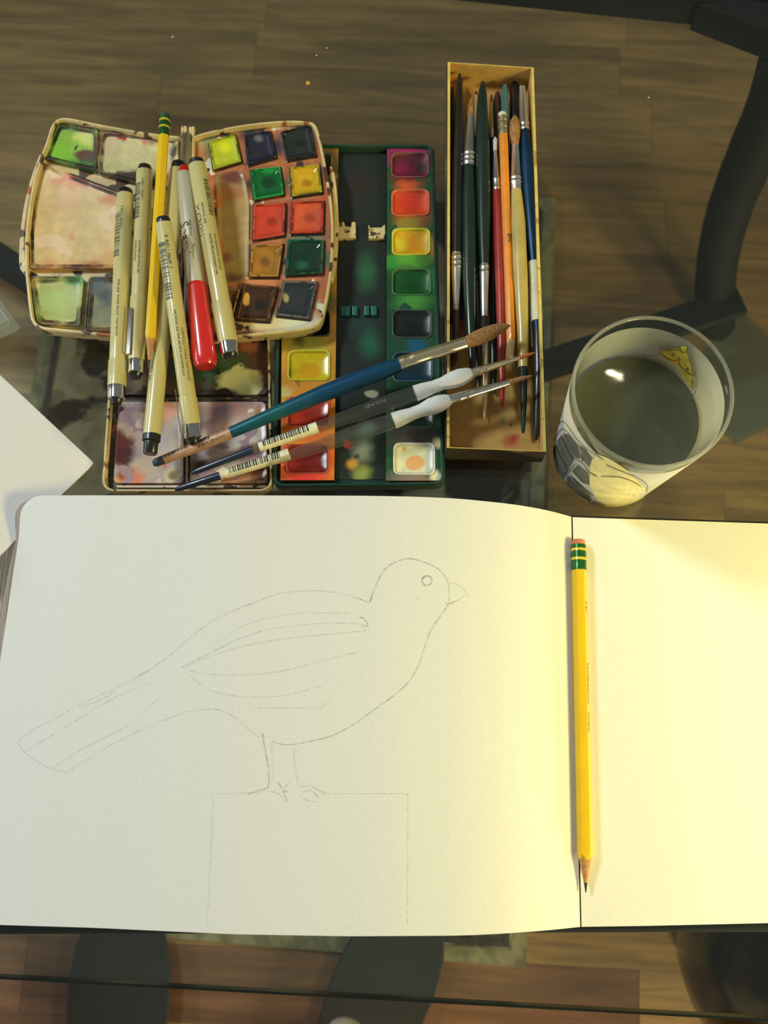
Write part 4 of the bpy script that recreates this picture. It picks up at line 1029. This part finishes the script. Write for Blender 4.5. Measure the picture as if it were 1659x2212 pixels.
brush('thin black brush between the two dark green brushes, worn wood showing', [
    ('bristles', darkhair, [(1029, 196, Z1, 2), (1029, 208, Z1, 8)]), ('ferrule', gold, [(1029, 207, Z1, 9), (1028, 300, Z1, 11)]), ('handle', blackl, [(1028, 299, Z1, 12), (1000, 560, Z1, 12), (996, 690, Z1, 7)]) ])
b = brush('black green brush, silver ferrule and black hair pointing down, middle of the tray', [
    ('handle', greenl, [(1043, 178, Z3, 8), (1042, 200, Z3, 17), (1042, 330, Z3, 30), (1044, 450, Z3, 30), (1046, 572, Z3, 19)]),
    ferr(1046, 686, 14, 1046, 569, 19, Z3, bands=(.82, .93)), ('bristles', blackhair, [(1046, 684, Z3, 14), (1046, 705, Z3, 18), (1047, 735, Z3, 3)]), ('clear_sleeve', tube_c, [(1046, 676, Z3, 20), (1048, 850, Z3, 18)])])
brush('long black handle wedged under the two dark green brushes', [('handle', blackl, [(1030, 330, Z1, 8), (1029, 420, Z1, 18), (1030, 620, Z1, 20), (1032, 760, Z1, 14), (1033, 840, Z1, 8)])])
brush('dark green handle wedged under the red brush', [('handle', greenl, [(1060, 330, Z1 - .0012, 8), (1062, 420, Z1 - .0012, 16), (1064, 620, Z1 - .0012, 18), (1066, 800, Z1 - .0012, 14), (1067, 850, Z1 - .0012, 6)])])
brush('slim white pointed quill lying at the bottom of the tray', [('shaft', plain('quill_white', K(206, 190, 150), .5), [(1050, 620, Z1, 8), (1049, 700, Z1, 12), (1048, 850, Z1, 12), (1047, 880, Z1, 8), (1046, 912, Z1, 2)])], name='quill', cat='quill', n=10)
brush('gold ferruled brush with a dark handle, half hidden left of the red brush', [
    ('bristles', sable, [(1062, 205, Z1, 3), (1061, 225, Z1, 8)]), ferr(1061, 223, 8, 1063, 302, 12, Z1, gold), ('handle', greenl, [(1063, 300, Z1, 13), (1064, 480, Z1, 17), (1066, 700, Z1, 12), (1068, 780, Z1, 5)])])
brush('dark red brush with a slim silver ferrule, left of the orange pencil', [
    ('bristles', plain('white_hair', K(214, 210, 186), .7), [(1070, 296, Z3, 2), (1070, 302, Z3, 9), (1070, 328, Z3, 8)]), ferr(1070, 326, 8, 1073, 413, 15, Z3, bands=(.72, .93)),
    ('handle', redl, [(1073, 412, Z3, 16), (1079, 520, Z3, 24), (1083, 660, Z3, 22), (1084, 780, Z3, 15), (1085, 872, Z3, 8), (1085, 880, Z3, 3)])])
brush('brown brush with rounded handle tip, top middle of the tray', [('handle', lacquer('brown_lacquer', K(70, 44, 34, 1.2)), [(1075, 200, Z1, 8), (1074, 215, Z1, 15), (1078, 330, Z1, 16), (1088, 560, Z1, 12), (1092, 640, Z1, 9)]), ('ferrule', silver, [(1092, 640, Z1, 9), (1096, 720, Z1, 7)])])
brush('teal grey brush handle end behind the orange pencil', [('handle', teall, [(1091, 184, Z2, 8), (1090, 198, Z2, 15), (1091, 300, Z2, 16), (1096, 420, Z1, 12), (1102, 560, Z1, 8)])])
brush('black brush handle tip behind the fluffy brown bristles', [('handle', blackl, [(1112, 176, Z1, 10), (1111, 195, Z1, 20), (1112, 320, Z1, 20), (1120, 520, Z1, 12), (1124, 620, Z1, 8)])])
pencil('pencil', 'orange pencil with gold ferrule in the cardboard tray of brushes', (1085, 244), (1106, 806), 21, (.0165, .0155), orangel, (gold, gold), plain('white_eraser', K(210, 196, 160), .7), ph=R(0), tip_frac=.13, wood_mat=plain('pale_wood', K(206, 166, 120), .7),
       text=[(.52, -30, 'HB', .0042, inkk)], lead_mat=lead)
brush('khaki handled round brush with fluffy brown bristles up, right of the orange pencil', [
    ('bristles', sable, [(1112, 250, Z4, 5), (1112, 262, Z4, 18), (1112, 285, Z4, 22), (1113, 314, Z4, 14)]), ferr(1113, 312, 14, 1115, 414, 21, Z4, bands=(.72, .81)),
    ('handle', oliv, [(1115, 412, Z4, 21), (1119, 480, Z4, 29), (1124, 600, Z4, 29), (1129, 730, Z3, 24), (1130, 794, Z3, 19)]), ('handle_tip', greenl, [(1130, 793, Z3, 18), (1131, 870, Z2, 13), (1130, 930, Z2, 8), (1130, 936, Z2, 4)])])
b = brush('metallic blue brush with a white bar code label, against the right wall', [
    ('bristles', darkhair, [(1127, 176, Z3, 3), (1128, 190, Z3, 12)]), ferr(1128, 188, 12, 1133, 284, 20, Z3, bands=(.84, .95)),
    ('handle', plain('blue_metallic', K(18, 54, 84, 1.2), .35, .45, .2, 60), [(1133, 283, Z3, 20), (1140, 370, Z3, 34), (1151, 520, Z3, 28), (1154, 567, Z3, 22), (1160, 694, Z3, 18), (1162, 716, Z3, 20)]),
    ('label', whitel, [(1154, 567, Z3, 25), (1160, 694, Z3, 22)]), ('handle_tip', blackl, [(1162, 714, Z3, 21), (1164, 800, Z3, 23), (1160, 920, Z2, 17), (1158, 948, Z2, 8), (1158, 952, Z2, 3)])])
pa, pb = at(1154, 567, Z3), at(1160, 694, Z3); rr = 24 / 2 / pxm(630, Z3) * 1.03
letters(b, pa, pb, .0065, R(30), rr, '7 50634 99114 0', .0026, ink, False)
brush('small brush with slim ferrule and red brown hair beside the white label', [
    ('handle', lacquer('rust_lacquer', K(130, 70, 36, 1.3)), [(1132, 420, Z1, 8), (1140, 560, Z1, 12), (1143, 626, Z1, 9)]), ferr(1150, 750, 6, 1143, 624, 10, Z2, bands=(.90, .99)), ('bristles', sable, [(1150, 749, Z2, 6), (1153, 780, Z2, 7), (1158, 815, Z2, 2)])])
# ------------------------------------------------------------------ brushes lying across
def across():
    A = (1103, 700, .0300); Bq = (330, 1001, .0135)
    def q(x, y): t = (x - A[0]) / (Bq[0] - A[0]); return A[2] + (Bq[2] - A[2]) * t
    def s(x, y, w_): return (x, y, q(x, y), w_ )
    blue = NT('turquoise_metallic', .32, .35)
    nb = blue.noise(14, detail=2); blue.color(blue.mix(blue.rng(nb.outputs[0], .42, .58), K(16, 68, 104, 1.3), K(24, 92, 96, 1.4))); blue.b.inputs['Coat Weight'].default_value = .5
    T = brush('large turquoise blue brush with soft brown hair lying across both palettes', [
        ('bristles', sable, [s(1103, 703, 2), s(1085, 707, 22), s(1055, 720, 33), s(1030, 731, 33), s(1006, 741, 26)]),
        ('ferrule', gold, [s(1010, 739, 26), s(900, 774, 29), s(893, 776, 31), s(888, 778, 28), s(878, 781, 29), s(874, 782, 32), s(869, 784, 29), s(860, 788, 31)]),
        ('handle', blue.m, [s(863, 787, 31), s(830, 800, 36), s(780, 818, 39), s(700, 849, 38), s(600, 891, 31), s(498, 935, 25)]),
        ('label', plain('copper_label', K(178, 140, 114, 1.25), .45, .2, .15, 200), [s(499, 935, 26), s(355, 993, 21)]),
        ('handle_tip', plain('slate_tip', K(50, 64, 78, 1.1), .5), [s(356, 992, 20), s(338, 999, 19), s(331, 1002, 12)])], group=None, n=22)
    pa, pb = at(*s(499, 935, 0)[:3]), at(*s(355, 993, 0)[:3]); L = (pb - pa).length
    bars(T, pa, pb, .012, L * .96, 26 / 2 / pxm(935, .016) * 1.015, R(5), R(75), ink, 5, r2=21 / 2 / pxm(990, .0135) * 1.03)
    letters(T, pa, pb, .003, R(-25), 25 / 2 / pxm(935, .016) * 1.02, 'ROUND  SABLE', .0024, ink)
    grip = plain('frosted_rubber_grip', K(208, 206, 196, 1.35), .6, 0, .03)
    acr = glassy('clear_acrylic', (0.86, 0.87, 0.86, 1), rough=.05, body=K(150, 150, 140, 1.2), bodyfac=.12)
    navy = plain('navy_tip', K(30, 42, 64, 1.2), .3, coat=.4)
    lab = plain('paper_label', K(214, 204, 172, 1.35), .6)
    for i, (lb, tip, f0, f1, g1, c1, l0, l1, e, z0, z1) in enumerate((
        ('upper of two clear handled brushes with white grips, finest orange hair tip', (1157, 761), (1122, 773), (1019, 806), (897, 850), (692, 921), (686, 923), (560, 966), (414, 1022), .0285, .0128),
        ('lower of two clear handled brushes with white grips, tail over the mixing tray corner', (1150, 811), (1099, 826), (972, 863), (850, 909), (626, 985), (625, 981), (486, 1024), (378, 1058), .0275, .0118))):
        def zz(x): t = (tip[0] - x) / (tip[0] - e[0]); return z0 + (z1 - z0) * t
        def s(p, w_): return (p[0], p[1], zz(p[0]), w_)
        def L2(a, b, t): return (a[0] + (b[0] - a[0]) * t, a[1] + (b[1] - a[1]) * t)
        wf = (9, 21) if i == 0 else (13, 22)
        secs = [('bristles', plain('orange_hair', K(176, 96, 46, 1.4), .7) if i == 0 else sable, [s(tip, 1.5), s(L2(tip, f0, .4), wf[0] * .8), s(L2(tip, f0, 1.05), wf[0])]),
                ('ferrule', gold if i == 0 else plain('bright_ferrule', (.8, .78, .66, 1), .18, .95), [s(f0, wf[0])] + [s(L2(f0, f1, t), (wf[0] + (wf[1] - wf[0]) * t) * k) for t, k in ((.65, 1), (.68, 1.1), (.71, 1), (.80, 1), (.83, 1.1), (.86, 1))] + [s(f1, wf[1])]),
                ('grip', grip, [s(L2(f1, g1, t), w_) for t, w_ in ((0, 22), (.06, 30), (.2, 38), (.35, 37), (.52, 28), (.68, 28), (.85, 34), (1, 36))]),
                ('handle', acr, [s(L2(g1, c1, t), w_) for t, w_ in ((0, 33), (.15, 36), (.4, 35), (.75, 29), (1, 24))] + [s(L2(l0, l1, t), 23 - 4 * t) for t in (.5, 1)]),
                ('label', lab, [s(l0, 25.5), s(l1, 20.5)]),
                ('handle_tip', navy, [s(L2(l1, e, .10), 18), s(L2(l1, e, .9), 13), s(e, 6)])]
        T = brush(lb, secs, group=None, n=20)
        pa, pb = at(*s(l0, 0)[:3]), at(*s(l1, 0)[:3]); L = (pb - pa).length; r_ = 25.5 / 2 / pxm(950, zz(l0[0])) * 1.015
        bars(T, pa, pb, .005, L * .93, r_, R(-25), R(75), inkk, 20 + i, r2=r_ * .83)
        g0, g1_ = at(*s(g1, 0)[:3]), at(*s(c1, 0)[:3])
        if i == 0: letters(T, g0, g1_, (g1_ - g0).length * .30, R(10), .0042, 'ROUND', .0034, plain('grey_print', K(120, 120, 112), .5))
across()

# ------------------------------------------------------------------ the tumbler of rinsing water
def tumbler():
    c = at(1314, 981, 0); cx, cy = c.x, c.y; hgt = .100; r0, r1 = .0315, .0388
    T = thing('tumbler', (cx, cy, 0), 'glass tumbler with frosted white sides full of murky paint water', 'glass')
    def ro(z):
        t = max(0, min(1, (z - .006) / (hgt - .006))); return r0 + (r1 - r0) * t
    gl = glassy('tumbler_glass', (0.95, 0.96, 0.94, 1), rough=.015)
    prof = [(.02, .0006), (r0 - .004, .0002), (r0 - .001, .0018), (r0, .006)] + [(ro(z), z) for z in (.03, .06, .09)] + [(r1, hgt - .0012), (r1 - .0004, hgt), (r1 - .0014, hgt), (r1 - .0019, hgt - .0012)] + [(ro(z) - .0019, z) for z in (.09, .06, .03, .008)] + [(r0 - .005, .0055), (.015, .005)]
    lathe(cx, cy, prof, 72).build('glass_wall', gl, T, smooth=True)
    fros = NT('frosted_coat', .6, 0, .3)
    nf = fros.noise(60); fros.color(fros.mix(fros.rng(nf.outputs[0], .3, .7), (0.70, 0.69, 0.64, 1), (0.75, 0.74, 0.69, 1)))
    tr = fros.n('ShaderNodeBsdfTranslucent'); tr.inputs[0].default_value = (.72, .71, .66, 1)
    mx = fros.n('ShaderNodeMixShader'); mx.inputs[0].default_value = .35
    tp = fros.n('ShaderNodeBsdfTransparent'); mx2 = fros.n('ShaderNodeMixShader'); mx2.inputs[0].default_value = .06
    out = fros.t.nodes['Material Output']
    fros.l(fros.b.outputs[0], mx.inputs[1]); fros.l(tr.outputs[0], mx.inputs[2]); fros.l(mx.outputs[0], mx2.inputs[1]); fros.l(tp.outputs[0], mx2.inputs[2]); fros.l(mx2.outputs[0], out.inputs[0])
    lathe(cx, cy, [(ro(z) + .00012, z) for z in (.005, .02, .04, .06, .08, .0875)], 72, False, False).build('frosted_coat', fros.m, T, smooth=True)
    ring = [(r1 - .0001, hgt - .0012), (r1 - .0002, hgt - .0003), (r1 - .0009, hgt + .0003), (r1 - .0016, hgt - .0003), (r1 - .0018, hgt - .0012)]
    lathe(cx, cy, ring, 72, False, False).build('rim', glassy('rim_highlight_glass', (.9, .92, .88, 1), rough=.05, body=(.75, .76, .68, 1), bodyfac=.3), T, smooth=True)  # whitish body puts the bright highlight of the glass lip into its colour
    wt = stain('murky_water', K(84, 88, 72, 1.0), world_loc(T), [], [(K(76, 80, 62, 1.0), 20, .5)], rough=.03, mott=.05, coat=0, spec=.5, relief=0)
    zw = .061
    lathe(cx, cy, [(r0 - .0052, .0062), (ro(.03) - .0021, .03), (ro(zw) - .0021, zw - .0004), (ro(zw) - .0024, zw), (ro(zw) - .010, zw)], 64).build('paint_water', wt, T, smooth=True)
    # prints: found on the wall along the line of sight of each drawn point, then fixed to the wall
    def hit(px, py, inner, lift=0.0):
        d = (at(px, py, 0) - Vector((0, 0, H))); z = hgt; step = .0002; prev = None
        while z > 0:
            p = Vector((0, 0, H)) + d * ((H - z) / H)
            rr = math.hypot(p.x - cx, p.y - cy)
            if inner and rr >= ro(z) - .0022: break
            if not inner and rr <= ro(z) + .00035: break
            z -= step
        k = (ro(z) - .0022 - lift if inner else ro(z) + .00032 + lift) / max(1e-6, math.hypot(p.x - cx, p.y - cy))
        return Vector((cx + (p.x - cx) * k, cy + (p.y - cy) * k, max(z, .002)))
    def lines(ls, inner, wpx, mat, nm):
        m = MB()
        for s_ in ls:
            P = catmull([(1160 + a / 3.607, 660 + b / 3.607, 0) for a, b in s_], 5); rows = []
            for i, p in enumerate(P):
                dd = P[min(i + 1, len(P) - 1)] - P[max(i - 1, 0)]; dd = dd.normalized() if dd.length else Vector((1, 0, 0))
                nn = Vector((-dd.y, dd.x, 0)) * wpx / 2
                rows.append([hit(p.x + nn.x, p.y + nn.y, inner, .0003), hit(p.x - nn.x, p.y - nn.y, inner, .0003)])
            m.loft(rows, False, False, closed=False)
        m.build(nm, mat, T)
    def patch(poly, inner, mat, nm):
        """filled print, triangulated as a fan of small rings"""
        P = [(1160 + a / 3.607, 660 + b / 3.607) for a, b in poly]; n = len(P)
        mx_, my_ = sum(p[0] for p in P) / n, sum(p[1] for p in P) / n; m = MB(); K_ = 5
        P = [(P[i][0] + (P[(i + 1) % n][0] - P[i][0]) * t / 3, P[i][1] + (P[(i + 1) % n][1] - P[i][1]) * t / 3) for i in range(n) for t in range(3)]
        loops = [[hit(mx_ + (x - mx_) * (k / K_), my_ + (y - my_) * (k / K_), inner) for x, y in P] for k in range(1, K_ + 1)]
        m.loft(loops, True, False); m.build(nm, mat, T)
    pk = plain('print_black', K(58, 58, 54), .5); yl = plain('print_yellow', K(176, 162, 66, 1.2), .6, 0, .2, 200); dg = plain('print_dark', K(84, 88, 78, 1.1), .6, 0, .25, 150); yp = plain('print_pale_yellow', K(190, 182, 128, 1.3), .6, 0, .12, 120); rdp = plain('print_red', K(150, 70, 44, 1.2), .6)
    patch([(975, 350), (1105, 335), (1165, 345), (1185, 420), (1215, 520), (1220, 610), (1180, 625), (1140, 560), (1095, 470), (1040, 440), (985, 400)], True, yl, 'yellow_print')
    patch([(1120, 312), (1165, 312), (1168, 352), (1124, 355)], True, plain('print_bright_yellow', K(206, 188, 50, 1.2), .6), 'yellow_print')
    lines([[(972, 318), (960, 350), (985, 385), (1030, 415), (1075, 428), (1110, 410)], [(1112, 412), (1112, 455), (1150, 500), (1190, 530), (1235, 545)]], True, 1.8, rdp, 'printed_outline')
    lines([[(975, 345), (1110, 345)], [(1168, 350), (1195, 430), (1225, 530)], [(1115, 312), (1168, 312), (1170, 355), (1122, 357), (1115, 312)], [(965, 320), (980, 335)], [(1105, 400), (1118, 420)], [(1235, 515), (1240, 550)], [(1065, 368), (1073, 378), (1065, 388), (1055, 380), (1065, 368)], [(840, 372), (835, 390), (860, 398)], [(860, 385), (950, 388)], [(1175, 480), (1182, 492), (1172, 500), (1166, 488), (1175, 480)], [(1215, 570), (1215, 640)], [(1240, 660), (1230, 690), (1195, 690)]], True, 1.2, pk, 'printed_outline')
    patch([(410, 1290), (425, 1210), (470, 1160), (560, 1190), (700, 1280), (800, 1380), (850, 1430), (820, 1540), (700, 1590), (560, 1590), (470, 1520), (410, 1400)], False, yp, 'yellow_print')
    for poly in ([(100, 1120), (150, 1080), (230, 1240), (240, 1290), (205, 1345), (140, 1290), (95, 1180)], [(150, 1060), (190, 1010), (270, 1110), (285, 1200), (245, 1260), (180, 1150)], [(200, 1000), (240, 1000), (310, 1080), (340, 1190), (300, 1190), (230, 1090)],
                 [(240, 1330), (290, 1350), (360, 1420), (420, 1480), (410, 1525), (330, 1480), (230, 1395)], [(270, 1290), (320, 1240), (400, 1310), (410, 1400), (350, 1380)], [(335, 1090), (380, 1120), (430, 1190), (405, 1260), (350, 1200)]):
        patch(poly, False, dg, 'leaf_print')
    lines([[(85, 1110), (120, 1010), (170, 920), (205, 903), (240, 935), (320, 1050), (400, 1120), (520, 1200)], [(92, 1160), (130, 1060), (180, 975), (205, 962), (240, 985), (300, 1060), (340, 1120)], [(150, 1085), (190, 1190), (260, 1290)], [(190, 1010), (230, 1110), (290, 1200)], [(325, 1080), (340, 1150), (360, 1215)],
           [(280, 1215), (230, 1300), (200, 1360)], [(290, 1195), (340, 1210), (360, 1240)], [(300, 1230), (250, 1300), (220, 1390)], [(370, 1235), (400, 1290), (470, 1330)], [(260, 1320), (330, 1390), (440, 1480)], [(430, 1500), (400, 1530)], [(430, 1550), (450, 1532), (520, 1580)],
           [(500, 1330), (640, 1335), (760, 1375), (815, 1415)], [(540, 1240), (660, 1290), (800, 1350), (860, 1400), (850, 1450)], [(100, 1200), (150, 1350), (260, 1480), (420, 1580)]], False, 1.3, pk, 'printed_outline')
tumbler()

# ------------------------------------------------------------------ crumbs on the glass
for (x, y, s_, c_) in ((665, 181, .0014, K(206, 150, 60)), (373, 80, .0006, K(200, 214, 214)), (706, 104, .0005, K(200, 200, 200)), (684, 120, .0005, K(190, 190, 190)), (1401, 211, .0005, K(190, 190, 190))):
    p = at(x, y, 0); m = MB()
    rd = random.Random(int(x)); pts = [[Vector((p.x + math.cos(k * math.pi / 3) * s_ * (a * (.7 + .6 * rd.random())), p.y + math.sin(k * math.pi / 3) * s_ * (a * (.7 + .6 * rd.random())), z)) for k in range(6)] for a, z in ((.8, .0), (1, s_ * .5), (.4, s_))]
    m.loft(pts)
    lb = {665: 'orange crumb on the glass above the palettes', 373: 'pale dust speck on the glass above the yellow pencil, farthest back', 706: 'pale dust speck on the glass behind the orange crumb, the right one of two', 684: 'pale dust speck on the glass behind the orange crumb, the left one of two', 1401: 'pale dust speck on the glass right of the cardboard tray'}[x]
    single('crumb', m, plain('crumb_%d' % x, c_, .8), lb, 'crumb', None if s_ > .001 else 'dust specks on the glass')
